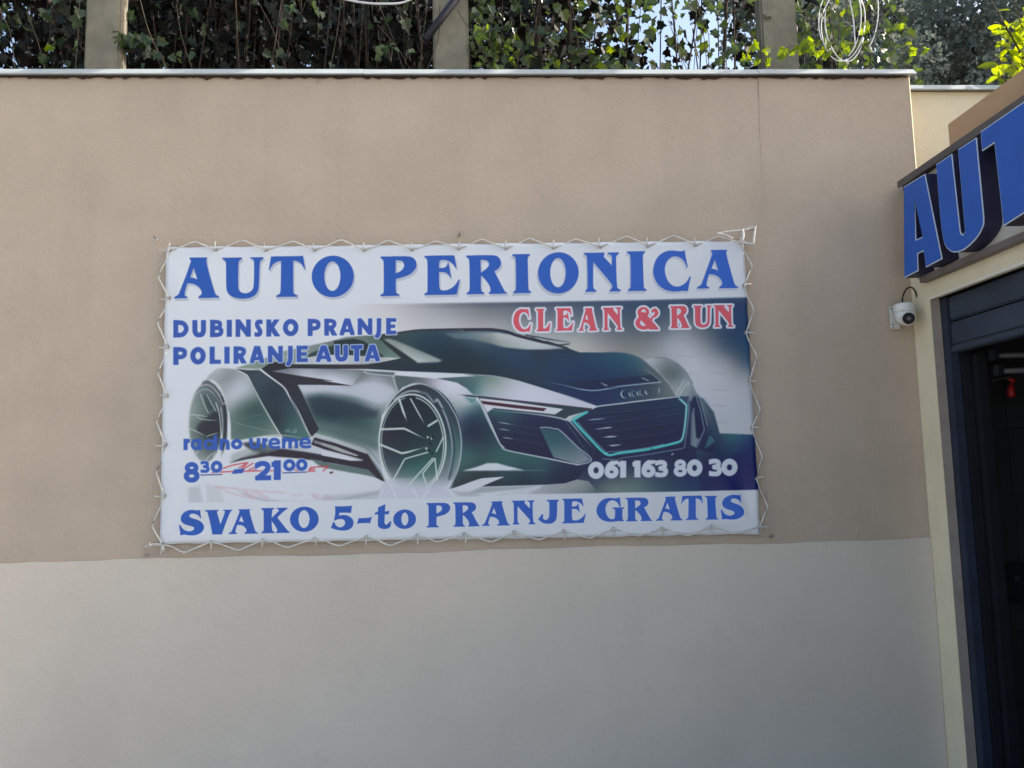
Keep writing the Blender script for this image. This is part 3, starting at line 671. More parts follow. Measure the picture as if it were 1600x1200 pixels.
    # -------- rear fender
    fill(T(1,280,830,330,770,400,716,500,712,600,722,700,780,770,900,890,1133,'5',820,0,1050,412,900,412,640,450,540,445,538,300,520,160,'1',500,1133,480,1020,430,900,360,832),
         S(1,420,740,(168,180,198),350,790,(150,162,178),470,790,(116,130,140),560,780,(128,140,152),620,880,(168,182,206),560,1000,(172,184,208),480,900,(140,154,170),750,1030,(112,134,140),620,1110,(96,116,120),700,980,(160,174,192),
           '5',560,60,(160,174,190),700,60,(88,112,116),800,80,(60,86,92),620,200,(84,112,116),800,250,(70,104,108),560,300,(92,118,122),900,330,(80,110,114),600,400,(90,118,124),950,395,(120,140,144),720,130,(70,98,104)), .6)
    line(T(5,530,245,640,290,800,330,1000,370), 1, (130,154,154), .4, .7)
    line(T(5,860,190,700,215,610,260,640,290), 1, (110,136,138), .5, .5)
    line(T(1,285,828,360,832,430,905,485,1020,505,1133,'5',522,180,535,420,520,600), 1.7, (168,180,190), .4, .75, taper='e')
    line(T(1,270,850,330,770,400,716,500,710,590,722), 1.2, (150,162,178), .5, .6)
    # -------- rear quarter and side glass
    fill(T(1,580,708,700,672,900,600,1080,530,1330,478,1600,420,'2',250,385,540,362,640,405,830,600,900,640,480,715,'1',1180,690,840,720),
         S(1,720,690,(128,146,146),880,640,(112,132,136),950,600,(130,148,150),1300,500,(128,142,150),1550,440,(104,122,128),'2',200,410,(110,128,134),450,400,(100,122,124),560,480,(80,108,108),700,540,(92,120,122),700,600,(110,134,134),560,380,(90,112,116)), .6)
    fill(T(1,1290,600,1370,545,1600,468,'2',120,425,330,402,430,425,560,520,650,596,450,585,250,572,0,572), S(1,1400,560,(54,74,82),'2',100,480,(40,58,70),350,450,(38,56,66),350,520,(44,62,74),560,560,(40,52,66)), .9)
    fill(T(1,1180,668,1230,612,1400,585,1600,570,'2',0,570,300,574,560,592,830,604,640,640,480,668,'1',1600,668), S(1,1250,640,(160,172,190),1500,620,(168,180,202),'2',200,610,(176,186,206),450,600,(150,160,176),700,605,(176,188,198),620,635,(150,162,176)), .5)
    line(T(1,590,712,700,715,840,717,900,680,960,650,1080,600,1180,560), 1.4, (158,174,180), .3, .8)
    # -------- door
    fill(T(1,1220,878,1600,880,'2',310,885,420,735,750,755,800,950,700,1060,660,1140,'6',620,200,590,400,590,560,640,860,470,600,0,400,'5',1500,420,1395,385,1440,335,1290,0,'1',1350,1133),
         S(2,0,900,(166,179,202),200,920,(168,180,204),400,950,(168,181,206),600,860,(162,174,198),620,960,(166,180,204),560,1060,(160,174,194),640,1100,(140,154,168),0,990,(86,106,116),0,1060,(46,74,88),200,1030,(72,98,106),330,1060,(84,108,116),480,1100,(112,130,144),
           '1',1350,930,(164,176,196),1500,950,(158,172,190),1420,1010,(78,106,112),1550,1060,(44,72,86),
           '6',100,60,(42,62,84),200,160,(38,60,82),350,100,(52,80,90),450,180,(70,98,106),200,260,(54,86,96),500,320,(64,98,104),0,300,(86,114,118),60,370,(130,148,156),250,430,(96,120,126),350,470,(120,138,148),500,420,(84,112,118),520,540,(130,144,156),560,700,(160,174,194),560,160,(108,128,138),570,60,(140,156,170),540,600,(150,164,182),
           '5',1450,60,(40,66,82),1560,200,(34,56,80),1480,260,(58,90,98),1500,350,(84,116,120),
           '2',360,840,(104,116,126),450,760,(106,122,128),640,800,(120,132,146),740,850,(110,124,136),520,850,(158,170,190),700,900,(140,154,170),680,1020,(158,172,186)), .5)
    fill(T(1,1228,884,1600,892,'2',290,897,430,850,700,890,775,955,690,1040,600,1075,400,1015,200,975,0,945,'1',1600,945,1275,960), (168,181,205), 2.2, .85)
    fill(T(1,1300,1010,1450,1000,1600,1000,'2',0,1005,200,1045,400,1095,560,1150,'6',600,120,560,230,300,220,0,130,'5',1500,180,1400,200,1300,10,'1',1330,1080), (44,64,82), 3.2, .8)
    fill(T(5,1440,280,'6',0,260,300,350,580,470,585,560,300,460,0,360,'5',1450,345), (78,108,114), 3.0, .75)
    fill(T(2,430,735,760,752,700,800,500,775), (84,108,116), 1.2, .8)
    line(T(2,430,745,520,770,740,790,1000,810,1200,830), 2.2, (160,174,192), .4, .85)
    line(T(2,800,742,745,785,740,820,762,880,792,955), 1.5, (172,184,200), .3, .9)
    line(T(2,770,800,775,870,800,950), 1.4, (66,84,98), .4, .8)
    # -------- light wedge and the two dark blades
    fill(T(1,950,740,1160,710,1600,716,'2',440,728,310,888,250,885,0,832,'1',1600,836,1300,795), S(1,1100,735,(112,122,140),1500,725,(120,130,146),1300,770,(172,184,206),1560,790,(178,190,214),'2',200,740,(112,124,138),250,800,(170,183,208),100,800,(178,188,214),380,790,(120,134,146)), .4)
    fill(T(1,850,715,930,660,1010,640,1090,645,1180,668,1600,672,'2',450,672,640,645,830,602,1000,655,1150,650,1000,740,480,716,'1',1600,716,1150,710,960,740,1300,796,1600,840,'2',0,834,320,890,0,882,'1',1600,882,1222,880,1350,1133,'5',1290,0,1442,335,1400,395,1350,430,1130,0,'1',1200,1133,1080,905),
         S(1,1000,700,(44,44,60),1200,850,(52,50,66),1150,1000,(46,54,72),1500,690,(46,54,66),'2',300,690,(58,54,70),700,690,(40,56,72),200,870,(62,50,66),'5',1300,200,(40,52,72),1380,370,(52,48,64)), .4)
    fill(T(1,600,716,700,728,835,728,1075,908,1200,1133,'5',1130,0,1345,428,1200,470,1062,420,820,0,'1',890,1133,762,900,710,780),
         S(1,700,745,(54,66,84),850,850,(62,84,100),950,940,(38,52,72),1100,1100,(50,74,90),900,1100,(44,66,82),'5',950,100,(44,64,80),1100,200,(48,74,88),1200,350,(72,110,116),1120,300,(60,92,102),1000,250,(36,48,68),1250,400,(74,112,118)), .4)
    line(T(1,836,716,880,755,1075,900,1140,1010,1210,1133,'5',1148,0,1240,180,1340,390,1400,460), 2.0, (180,192,210), .25, .95)
    line(T(1,620,738,705,785,770,905,885,1133,'5',815,0,940,230,1055,418), 1.7, (172,186,196), .3, .9)
    line(T(1,1222,884,1290,1000,1350,1133,'5',1290,0,1370,180,1436,320), 1.0, (110,138,142), .3, .7)
    # "R8" plate on the blade
    for p in (T(5,1095,375,1108,345), T(5,1108,345,1140,345,1135,360,1105,360), T(5,1120,360,1140,378), T(5,1180,345,1215,345,1205,360,1165,362,1160,378,1200,378,1210,362)):
        line(p, 1.1, (120,160,164), .3, .8, sm=False)
    line(T(5,1090,350,1060,360), .8, (120,160,164), .4, .4)
    # -------- sills
    fill(T(5,1400,380,1600,438,'6',0,390,450,545,610,780,660,890,560,840,480,760,0,680,'5',1350,650,950,570,700,650,520,690,800,560,1050,560,1360,440), S(5,1500,440,(160,174,190),1450,600,(176,188,210),900,600,(100,116,122),650,650,(120,136,146),1100,560,(150,164,178),'6',100,420,(164,178,196),300,500,(150,164,178),500,620,(140,156,170),300,640,(168,180,200),300,720,(84,110,114),500,790,(88,110,118)), .6)
    line(T(6,0,380,250,455,470,545,600,700), 1.4, (100,122,130), .5, .6)
    fill(T(5,520,690,640,640,800,602,870,560,1040,542,1300,576,1600,628,'6',0,620,420,672,440,668,0,655,'6',0,700,480,755,640,885,560,838,0,690,'5',1600,688,1200,640,920,618,700,650), (52,46,66), .7)
    fill(T(6,0,600,420,670,470,590,650,885,560,838,480,760,0,672), (52,46,64), .4)
    fill(T(6,0,555,200,600,420,668,300,668,0,612), (180,190,212), .4)
    fill(T(5,1395,425,1600,486,'6',0,434,470,600,640,880,560,830,450,660,0,540,'5',1600,585,1360,500), (50,44,62), .4)
    fill(T(6,0,478,150,520,385,612,360,620,200,580,0,505), (150,160,172), .4)
    fill(T(5,1400,455,1600,520,1600,545,1380,480), (140,150,162), .5, .8)
    fill(T(6,0,676,480,760,560,832,300,790,0,735,'5',1340,640), (92,118,122), .8)
    fill(T(5,650,485,760,470,900,500,1050,545,900,590,760,575), S(5,700,490,(40,50,62),850,530,(60,76,84),900,570,(110,124,132)), 1.4, .9)
    fill(T(5,545,600,700,540,860,590,640,640,530,690), (146,160,172), 2, .7)
    line(T(5,660,450,820,425,1040,402,1330,440), 2.2, (180,194,208), .8, .8, taper='se')
    # -------- windscreen, roof and bonnet (one dark sweep)
    fill(T(2,560,368,660,352,780,340,1000,308,1300,298,1600,292,'3',0,296,280,294,450,318,560,358,800,425,1080,498,1190,545,1600,548,'4',0,545,150,546,260,562,360,600,470,680,600,790,720,930,760,1000,400,1050,0,1092,'3',1600,1082,1390,1108,900,942,560,840,350,797,0,772,'2',1600,772,850,740,480,716,700,640,830,604),
         S(2,700,380,(50,72,78),900,390,(54,84,92),1050,420,(32,64,88),1250,480,(24,58,82),1400,380,(60,80,98),1560,360,(96,118,136),1500,500,(26,54,80),1250,600,(28,54,70),1500,650,(30,52,70),1050,700,(32,52,70),700,680,(38,54,70),
           '3',100,600,(30,54,72),300,600,(26,58,86),350,700,(28,58,84),150,740,(34,52,64),600,640,(28,68,104),1000,640,(26,68,108),1400,650,(26,68,108),1000,780,(26,60,100),500,760,(34,56,80),700,840,(38,60,84),1400,830,(24,48,90),1200,980,(24,46,98),1500,1040,(26,50,100),900,900,(30,54,92),1050,560,(34,58,88),800,545,(38,58,82),1450,570,(30,74,108),
           '4',200,600,(32,84,112),100,700,(28,72,110),300,720,(36,80,110),420,720,(62,92,110),250,800,(24,56,98),500,830,(54,74,92),600,900,(88,106,118),680,960,(96,112,124),400,1000,(54,74,100),150,1040,(30,62,100),560,760,(84,100,116),480,700,(92,106,122)), .45, power=2.4)
    fill(T(2,620,412,700,402,760,420,1000,520,1250,630,1200,648,990,655), S(2,680,420,(140,152,156),760,450,(116,134,140),850,500,(152,164,172),1000,600,(172,184,196),1150,630,(140,158,166),1000,530,(96,122,130)), 1.1)
    fill(T(2,560,368,620,400,800,520,990,655,830,610,700,500), (40,54,62), .8)
    fill(T(3,-200,345,60,345,350,338,560,372,800,440,1065,502,900,516,640,520,440,500,260,450,100,410,-100,400), S(3,60,365,(92,122,142),200,390,(128,144,152),350,380,(160,172,184),250,430,(92,110,116),420,460,(140,156,162),600,440,(162,176,192),800,480,(166,180,196),950,500,(140,156,174),620,500,(150,166,176),-100,370,(84,110,128)), 1.0, sm=False)
    line(T(2,560,366,780,342,1000,316,1300,308,1600,308), 3.2, (56,52,70), .5, .8, taper='s')
    line(T(3,0,312,280,310,450,334,560,372,800,432,960,470,1190,545), 4.6, (50,48,70), .45, .95, taper='e')
    line(T(3,640,368,760,385,900,410,1125,442), 2.0, (52,62,88), .3, .95, taper='e')
    line(T(3,700,390,850,440,960,468,1100,458), 2.0, (46,52,76), .3, .9)
    line(T(3,760,392,900,425,1080,447), 1.2, (130,146,162), .3, .7)
    line(T(3,850,430,1000,475,1080,500), 2.4, (46,52,76), .3, .9)
    line(T(3,400,505,700,530,1000,530,1190,548), 3, (38,58,80), 1, .7)
    fill(T(3,880,862,1000,868,1280,840,1600,825,'4',0,830,250,800,500,775,590,850,300,880,0,915,'3',1600,905,1400,936,1280,936,1000,878), S(3,1000,865,(28,52,88),1300,890,(22,38,84),'4',100,870,(22,36,80),400,830,(24,44,86),500,800,(48,78,98),540,840,(30,40,70)), .8)
    line(T(3,840,853,1000,876,1180,920,1290,937,1400,937,1600,905,'4',0,915,300,882,590,852), 1.7, (150,176,200), .3, .9, taper='s')
    line(T(4,590,852,520,790,400,700), 1.4, (126,144,156), .4, .8, taper='e')
    line(T(4,590,852,560,840,0,905), .5, (150,176,200), .3, .3)
    line(T(3,1428,862,1492,890), 1.4, (132,158,180), .3, .9); line(T(4,388,808,462,840), 1.6, (140,160,176), .3, .9); line(T(4,-10,880,28,890), 1.2, (132,158,180), .3, .8)
    line(T(4,0,545,150,546,260,562,360,600,470,680,600,790), 1.6, (84,104,130), .4, .9)
    line(T(4,440,640,560,740,660,850,725,935), 1.6, (154,168,180), .8, .8)
    line(T(2,850,740,1150,752,1600,774,'3',0,772,200,782,350,796,560,842,900,944,1150,1020,1390,1108), 1.7, (162,178,196), .3, .85, taper='s')
    # -------- right front fender
    fill(T(4,420,620,540,598,640,608,760,660,850,742,920,860,960,960,1010,1010,'8',1050,60,1150,160,1210,388,1600,402,1600,560,1200,620,880,500,860,150,'4',750,1010,660,850,560,740),
         S(4,500,635,(150,164,182),600,660,(116,132,142),700,680,(108,122,136),660,760,(88,106,112),740,800,(80,100,114),650,820,(96,112,124),780,880,(134,150,164),900,880,(134,150,166),700,900,(140,154,168),850,960,(110,130,144),
           '8',880,60,(120,140,152),960,40,(60,84,110),1000,60,(110,130,146),1080,150,(66,90,108),1150,250,(70,94,116),1100,350,(30,54,90),1200,450,(34,70,100),1000,450,(26,38,88),1500,500,(30,50,110),1400,440,(42,96,120),1250,410,(44,90,112),1100,550,(24,34,82)), .7)
    line(T(4,520,600,640,606,760,658,850,742,925,870), 1.4, (92,110,130), .5, .8)
    for p in (T(4,745,985,800,890,850,800), T(4,790,985,840,900,880,830), T(4,870,900,890,840)): line(p, 1.8, (160,176,190), .4, .8, taper='e')
    fill(T(4,800,1000,850,900,900,930,870,1000,880,1090), (124,146,158), .8, .8)
    # -------- front fender and light bonnet flank
    fill(T(2,740,758,1180,815,1600,790,'3',0,772,350,797,560,840,900,944,1390,1106,1330,1135,'7',1190,112,160,0,'3',150,990,100,985,'2',1560,980,1400,860,1180,815),
         S(3,60,830,(80,114,128),150,850,(92,128,134),250,845,(112,140,142),100,920,(70,112,126),150,960,(120,150,158),320,870,(130,150,150),250,920,(150,166,184),400,920,(158,170,188),600,900,(172,184,208),900,1010,(172,184,210),1250,1090,(170,182,206),500,1000,(172,184,208),800,960,(174,186,210),
           '2',900,780,(96,116,124),1200,790,(80,104,116),1450,850,(76,102,116),1560,930,(64,104,118)), .4)
    fill(T(2,755,782,1180,818,1400,862,1500,920,1560,985,1600,1000,'3',100,990,200,1133,'7',215,170,0,150,'6',1430,240,'2',1340,1133,1260,1020,1150,930,1050,880,940,868,830,910,795,955),
         S(2,900,820,(76,96,108),830,860,(88,106,116),1000,840,(100,112,126),1080,845,(126,126,144),1200,870,(176,187,212),1450,950,(176,187,212),1300,950,(176,186,208),1500,1080,(158,174,190),1420,1130,(120,144,154),'7',30,60,(162,176,190),60,140,(112,136,146),140,120,(86,126,138)), .5)
    fill(T(2,1470,1008,1600,1028,'3',100,1062,170,1133,'7',165,10,190,130,60,60,-60,0,'2',1560,1080), (88,140,150), 1.0, .95)
    line(T(2,1400,980,1500,990,'3',0,990,300,1020,600,1060,1000,1105,1340,1135), 2.6, (46,56,72), .3, .95, taper='s')
    # -------- nose below the lamps
    fill(T(6,1390,120,1440,100,'7',0,100,170,92,230,190,340,430,400,530,850,640,1190,712,1330,660,1600,650,1600,865,1180,860,1050,900,840,916,180,936,420,833,180,850,0,908,'6',1600,870,1310,968,1400,760,1442,500,1400,250),
         S(7,60,130,(108,136,146),60,200,(42,74,100),130,190,(40,78,100),100,350,(30,54,82),200,450,(34,52,80),100,560,(48,86,100),300,640,(52,98,104),60,680,(54,100,104),800,740,(46,92,104),500,700,(50,98,104),600,830,(28,50,78),900,830,(26,44,82),1100,800,(28,36,80),1200,740,(30,44,86),1400,760,(26,36,84),200,800,(44,58,72),500,880,(36,66,84),900,890,(30,56,84),
           '6',1500,900,(42,54,70),1550,250,(32,58,96),1500,400,(30,44,80),1500,650,(64,112,116),1480,150,(110,134,150),1460,80,(150,166,180)), .5)
    fill(T(7,-20,772,120,735,240,692,340,690,450,720,640,768), (178,190,210), .9)
    line(T(7,500,764,640,768,900,764), 1.6, (110,140,150), .6, .7, taper='e')
    fill(T(7,0,915,100,878,200,850,425,833,300,880,180,936,420,940,250,970,0,1000,'6',1420,960,1320,965), (176,188,208), .5)
    fill(T(7,180,940,450,935,840,918,600,960,200,1000,0,1020), (136,150,164), 1.2, .8)
    fill(T(6,1330,970,1420,1040,1600,1040,'7',200,1020,0,985,'6',1420,985), (146,160,174), 1.6, .7)
    fill(T(7,250,1040,500,980,840,925,700,990,640,1012), (168,180,200), 1.2, .9)
    # -------- dark nose round the grille
    fill(T(7,1050,245,1110,262,1300,150,1390,108,1600,80,'8',0,98,750,6,800,0,880,0,905,60,960,540,1010,1010,'7',1400,1000,1300,880,1180,860,1330,655),
         S(7,1150,350,(30,48,86),1300,560,(26,40,82),1400,760,(26,36,84),1450,680,(28,44,88),'8',200,700,(26,40,84),100,780,(40,50,84),500,640,(28,44,90),820,600,(26,34,82),900,300,(44,58,96),890,100,(60,80,112),700,800,(34,60,94),300,860,(82,108,118),60,900,(96,118,124),900,850,(26,54,104)), .5)
    # -------- headlamp
    fill(T(7,150,10,600,50,1200,115,1330,138,1290,155,1050,240,300,130,240,172), (46,66,84), .5)
    line(T(7,160,6,600,50,1100,104,1320,132), 1.6, (72,66,92), .3, .9)
    fill(T(7,162,20,500,55,1036,132,948,188,310,122,242,166,195,85), (180,188,208), .35)
    fill(T(7,180,46,500,85,862,126,828,154,500,118,200,80), (72,38,60), .35)
    fill(T(7,1050,240,1090,205,1180,180,1290,152,1200,210,1110,262), (160,176,190), .5)
    # -------- side intake
    fill(T(7,240,175,300,132,950,212,1052,250,1330,655,1190,706,850,634,450,556,380,490),
         S(7,330,160,(60,104,118),500,180,(44,84,104),300,220,(34,56,84),600,220,(34,52,88),800,260,(30,42,84),500,400,(30,40,80),700,500,(28,34,78),1100,350,(26,40,84),1250,500,(24,36,84)), .4)
    fill(T(7,790,330,1000,356,1320,655,1190,702,932,632), S(7,850,360,(48,90,108),900,480,(48,96,112),1050,450,(50,92,110),1100,600,(84,112,128),1200,670,(120,138,156),980,620,(104,128,140)), .45)
    line(T(7,160,40,240,230,340,430,395,520,460,562,850,640,1190,710), 2.2, (160,178,192), .3, .9)
    line(T(7,1190,710,1330,658,1180,520,1005,358,940,336,860,322,790,326), 1.9, (150,170,188), .3, .9)
    line(T(7,300,150,600,170,900,208,1050,240,1110,268,1240,420,1372,562), 2.6, (150,168,188), .45, .9, taper='se')
    for p in (T(7,350,266,420,278,520,296), T(7,355,335,420,344,485,357), T(7,395,424,450,432,525,444)): line(p, 1.5, (150,170,188), .35, .9, taper='se')
    for p in (T(7,480,290,760,335), T(7,480,357,760,400), T(7,520,444,860,500)): line(p, 1.1, (50,76,112), .5, .7)
    # -------- grille
    fill(T(7,1385,115,1200,235,1180,260,1470,598,'8',0,606,400,565,790,480,828,420,868,110,780,15,740,0,0,98), S(7,1400,180,(26,50,86),1350,300,(28,36,82),1500,450,(26,32,78),'8',300,150,(26,48,86),300,300,(26,38,80),600,400,(26,34,80),750,100,(30,58,96)), .4)
    for k in range(5):
        y0 = 130 + k*92; x0 = [-180, -120, -60, 0, 60][k]
        line(T(8, x0, y0+60, 400, y0+10, 790-k*8, y0-45), 1.6, (40,66,108), .6, .55)
        line(T(8, x0, y0+76, 400, y0+26, 790-k*8, y0-29), 1.2, (16,24,62), .5, .5)
    for p in (T(7,1275,246,1380,238,1482,228), T(7,1355,342,1450,332,1545,320), T(7,1425,427,1520,418,1600,412,'8',10,410), T(7,1510,516,1600,507,'8',20,505), T(8,-20,326,40,325,80,320), T(8,-10,424,70,420,132,412), T(8,48,513,110,508,190,497)): line(p, 1.6, (156,176,196), .35, .9, taper='se')
    line(T(7,1300,158,1220,190,1128,246,1160,285,1300,435,1475,606,1520,616,'8',20,610,220,594,420,560,620,520,790,480,826,440,850,300,868,110,850,75,785,25), 2.2, (30,110,128), 1.0, .7)
    line(T(7,1290,160,1150,242,1160,275,1300,425,1480,598,1600,592,'8',180,584,420,554,620,512,785,470), 3.6, (72,184,192), .35, .95)
    line(T(8,785,470,818,430,842,300,858,110,845,80,780,22), 3.2, (118,186,192), .35, .9)
    line(T(7,1180,262,1300,400,1490,585,'8',20,578,220,564,420,536,620,496), 1.0, (150,220,224), .3, .7)
    line(T(7,1440,648,1600,655,'8',200,636,420,606,700,560,820,536,842,500,868,300,886,110,876,60,900,0), 1.5, (104,128,156), .35, .9)
    line(T(7,1335,134,1390,106,1600,78,'8',0,98,300,58,750,6,'4',770,1000,850,830), 2.0, (168,184,200), .35, .95, taper='e')
    line(T(8,480,535,510,555), 1.0, (24,60,84), .3, .8)
    line(T(8,700,608,722,590), 2.4, (150,160,178), .4, .9)
    # rings on the nose
    for i, (cx, cy) in enumerate(((245,972),(330,965),(412,955),(500,945))):
        c = (940+.15*cx, 470+.15*cy)
        for a0, a1, col, w in ((0,360,(52,76,104),1.3),): line(ell(c[0],c[1],11,7.4,a0,a1,-6), w, col, .3, .9, sm=False)
        line(ell(c[0],c[1],11,7.4,*((100,250) if i == 0 else (130,205)),-6), 1.8, (172,192,206), .3, .9, sm=False, taper='se')
        if i == 3: line(ell(c[0],c[1],11,7.4,-40,50,-6), 1.6, (160,180,200), .3, .9, sm=False, taper='se')
        elif i > 0: line(ell(c[0],c[1],10.5,7,110,230,-6)+np.array([3.6,0]), 1.5, (150,170,190), .3, .8, sm=False, taper='se')
    # right intake
    fill(T(8,905,60,935,0,990,0,1080,310,1000,560,890,520,900,200), (28,44,86), .8)
    fill(T(8,918,180,930,130,950,170,1048,330,968,530,908,500), (26,34,80), .4)
    fill(T(8,922,200,940,125,952,300,962,430,1000,440,960,525,915,500), (104,124,144), .6)
    line(T(8,938,122,918,180,908,500,968,528,1048,345,1010,150,960,0,'4',1000,1010), 1.6, (120,140,164), .35, .85, sm=False)
    line(T(8,990,0,1040,160,1080,312), 1.8, (108,130,154), .4, .8)
    line(T(8,1020,20,1090,110,1150,260,1200,400,1280,560), 3.5, (40,62,100), 1.2, .6)
    fill(T(8,1048,545,1100,410,1125,410,1162,468), (52,100,122), .6)
    # -------- front wheel
    fill(ell(654.5,689,63.5,87.5,tilt=-3), S(6,700,60,(38,46,64),900,-60,(46,56,70),1250,100,(52,72,92),1380,500,(64,104,112),1300,300,(40,60,80),1300,800,(110,128,140),1000,480,(36,52,74),640,500,(60,80,96),1400,800,(150,166,180),1250,950,(166,178,202)), .4)
    line(T(2,655,1130,690,1060,800,950,900,885,985,865,1080,885,1200,950,1300,1060,1345,1133,'6',1400,240,1438,420,1436,600,1400,780,1320,940), 1.7, (160,176,190), .3, .9)
    line(T(6,1230,60,1330,260,1385,480,1370,680,1320,850), 6, (72,112,120), 2.0, .6, taper='s')
    line(T(2,740,1040,850,965,950,945,1080,975,1160,1060,'6',1200,40,1290,230,1340,450,1340,650,1290,850), 3.0, (164,178,196), .9, .85, taper='e')
    line(T(2,1010,945,1120,1000,1200,1110,'6',1270,150,1340,330,1370,520,1350,700,1310,870), 1.4, (30,40,62), .6, .8)
    rim = ell(640.5,693,51.5,76,tilt=-2)
    fill(rim, S(6,700,200,(34,44,66),1000,300,(28,46,66),800,450,(38,46,66),700,700,(60,76,94),950,720,(46,100,104),1100,900,(120,138,148),800,850,(110,130,140),1200,700,(60,100,104),700,930,(170,182,205)), .4)
    line(rim, 3.0, (172,190,200), .45, .95, sm=False)
    line(ell(640.5,693,48,72,100,260,-2), 1.8, (150,176,178), .4, .8, sm=False)
    line(ell(639.5,694,49,72.5,-80,70,-2), 2.0, (166,186,192), .5, .9, sm=False)
    for i, p in enumerate((T(6,800,30,835,140,880,262), T(6,915,22,985,150,1062,290), T(6,1092,312,1196,248), T(6,612,342,850,334,890,352,1062,438), T(6,604,500,825,590,880,580,1062,528), T(6,722,895,855,650,900,635,1100,578), T(6,845,975,1030,770,1150,636), T(6,1255,422,1180,575), T(6,1168,640,1180,760,1194,870), T(6,1040,800,1060,860,1088,950), T(6,1170,640,1040,800))):
        line(p, 3.4 if i in (0, 2, 3, 4) else 2.2, (176,196,204), .35, .92, sm=False, taper='e' if i in (0, 1, 3, 4) else None)
    for x, y in ((1095, 425), (1132, 436), (1080, 540)): fill(ell(500+.15*x, 620+.15*y, 2.0, 2.2), (150,170,176), .4)
    for x, y in ((1110, 440), (1145, 425), (1120, 490), (1110, 560), (1140, 590)): fill(ell(500+.15*x, 620+.15*y, 1.8, 2.0), (18,28,44), .4)
    fill(T(6,560,1120,600,960,660,860,1350,790,1420,760,1340,960,1420,1120), (170,182,206), 1.0, .97, fade=((600+30,765),(634,735)))
    for p in (T(6,590,1070,640,950), T(6,700,900,780,1060), T(6,1310,960,1370,1050), T(6,930,960,1000,1060), T(6,1040,1050,1110,960)): line(p, 2.4, (188,200,222), .8, .6)
    # red marker signature and its pale mirror image
    red = (186, 66, 84)
    sig = [T(5,440,752,560,712,700,686), T(5,350,790,560,778,800,772,1060,772), T(5,345,792,450,765), T(5,620,740,720,684), T(5,640,760,700,700), T(5,640,768,770,690), T(5,720,765,860,690), T(5,760,770,880,700), T(5,1190,760,1240,770), T(5,1130,760,1180,745), T(5,1350,738,1450,728,1545,724), T(5,1360,742,1330,775,1405,775), T(5,1340,757,1400,752), T(5,1535,728,1480,778)]
    for p in sig: line(p, 1.8, red, .3, .9, sm=False)
    fill(ell(280+.15*1568, 620+.15*790, 3, 1.6, tilt=-15), (90,60,80), .4)
    for p in sig:
        line([(x + (y-738)*-.3 + 4, 738 + (738-y)*1.0 + 22 + (x-330)*.07) for x, y in p], 2.4, (182,160,182), .8, .55, sm=False)
    # -------- white bands over top and bottom keep the photograph's edges crisp
    q = tx([(240,786.5),(420,783.5),(600,779.5),(720,776.5),(840,772.8),(940,770),(1060,767.8),(1200,764.6),(1200,870),(240,870)]); bx = clipbox(q, 3)
    comp(bx, blur(polymask(q, bx), 1), WF[bx[1]:bx[3], bx[0]:bx[2]])
    # the photographed ink is a little greyer and deeper than the sampled strokes
    g_ = CAN.mean(-1, keepdims=True); CAN[:] = g_ + (CAN-g_)*.88
    k_ = np.clip(CAN/WF, 0, 1.02); CAN[:] = WF * k_**1.22
    # -------- lettering
    B = (34, 80, 170); Bd = (42, 72, 166)
    top = [('A',274.5,342.5,404,467),('U',348,410.5,404,468),('T',419,474.5,402,465),('O',484.8,549.5,401,465.5),('P',591,647,402,463.5),('E',659,714,401,462),('R',724,787,400.6,460.8),('I',796,825,399,459.3),('O',836,899.5,396,460),('N',908,965.5,396.5,457),('I',975.5,1006,394.5,456),('C',1016,1076,393,457),('A',1086,1151,392.3,451.8)]
    text(top[:7], SERIF, B, shadow=(2.6, 4.6, (158,170,194)), edge=Bd)
    text(top[7:], SERIF, B, shadow=(-2.4, 4.4, (150,163,186)), edge=Bd)
    WO = (196, 206, 226)
    red_t = [('C',797,825,484,520),('L',833,855,484,519),('E',864,891,483,518),('A',899,929,483,518),('N',937,968,482,517),('&',988.5,1025,481,516.5),('R',1043,1074,479.5,514),('U',1080,1109,479,513),('N',1112,1144,478,512)]
    text(red_t, SERIF, (192,74,90), outline=(2.9, (192,202,224)), edge=(170,66,96), slope=-.018)
    l1 = [('D',273,296.5,501.5,528.5),('U',302,323,501.5,528.5),('B',329,349.5,501,528),('I',354.5,362.5,501,527.5),('N',368,391.5,500.5,527.5),('S',397,409.5,500.5,527.3),('K',415,436,500.5,527),('O',440.5,464.5,499.5,526.5),('P',478.5,498.5,499.5,526),('R',504,524,499.3,525.5),('A',528,551,499,525),('N',555.5,578.5,498.8,524.5),('J',582,593,498.5,524),('E',599.5,615.5,498.3,524)]
    l2 = [('P',273,294,543.5,571),('O',299,322.5,543.3,570.5),('L',328.5,345.5,543,569.5),('I',351,359,543,569),('R',365,385,542.5,569),('A',390,412,542,568.5),('N',417.5,440.5,541.8,567.5),('J',445,456.5,541.5,567),('E',461.5,479,541.3,566.8),('A',491.5,515,540.8,566.5),('U',520.5,541,540.3,566.2),('T',545,563.5,540,566),('A',567,590,539.8,565.8)]
    SB = (48, 78, 164)
    text(l1, SANS, SB, outline=(1.5, WO)); text(l2, SANS, SB, outline=(1.4, (176,196,224)))
    rv = [('r',288.5,299,686,703.5),('a',299.5,316.5,686,703.5),('d',318.5,340,686,703.5),('n',343,359,686,703),('o',361,378.5,686,702.5),('u',388.7,406,685,702),('r',408.5,418,685,701.5),('e',418.5,436.5,684.5,702),('m',439,464,684.5,701),('e',466,484,684,701)]
    LB = (44, 82, 172)
    text(rv, SANS, LB)
    text([('8',288.7,313,722,754)], SANS, LB, outline=(1.0, WO))
    text([('3',314.5,328.5,720.3,739),('0',330,348,720,739)], SANS, LB, outline=(.8, WO))
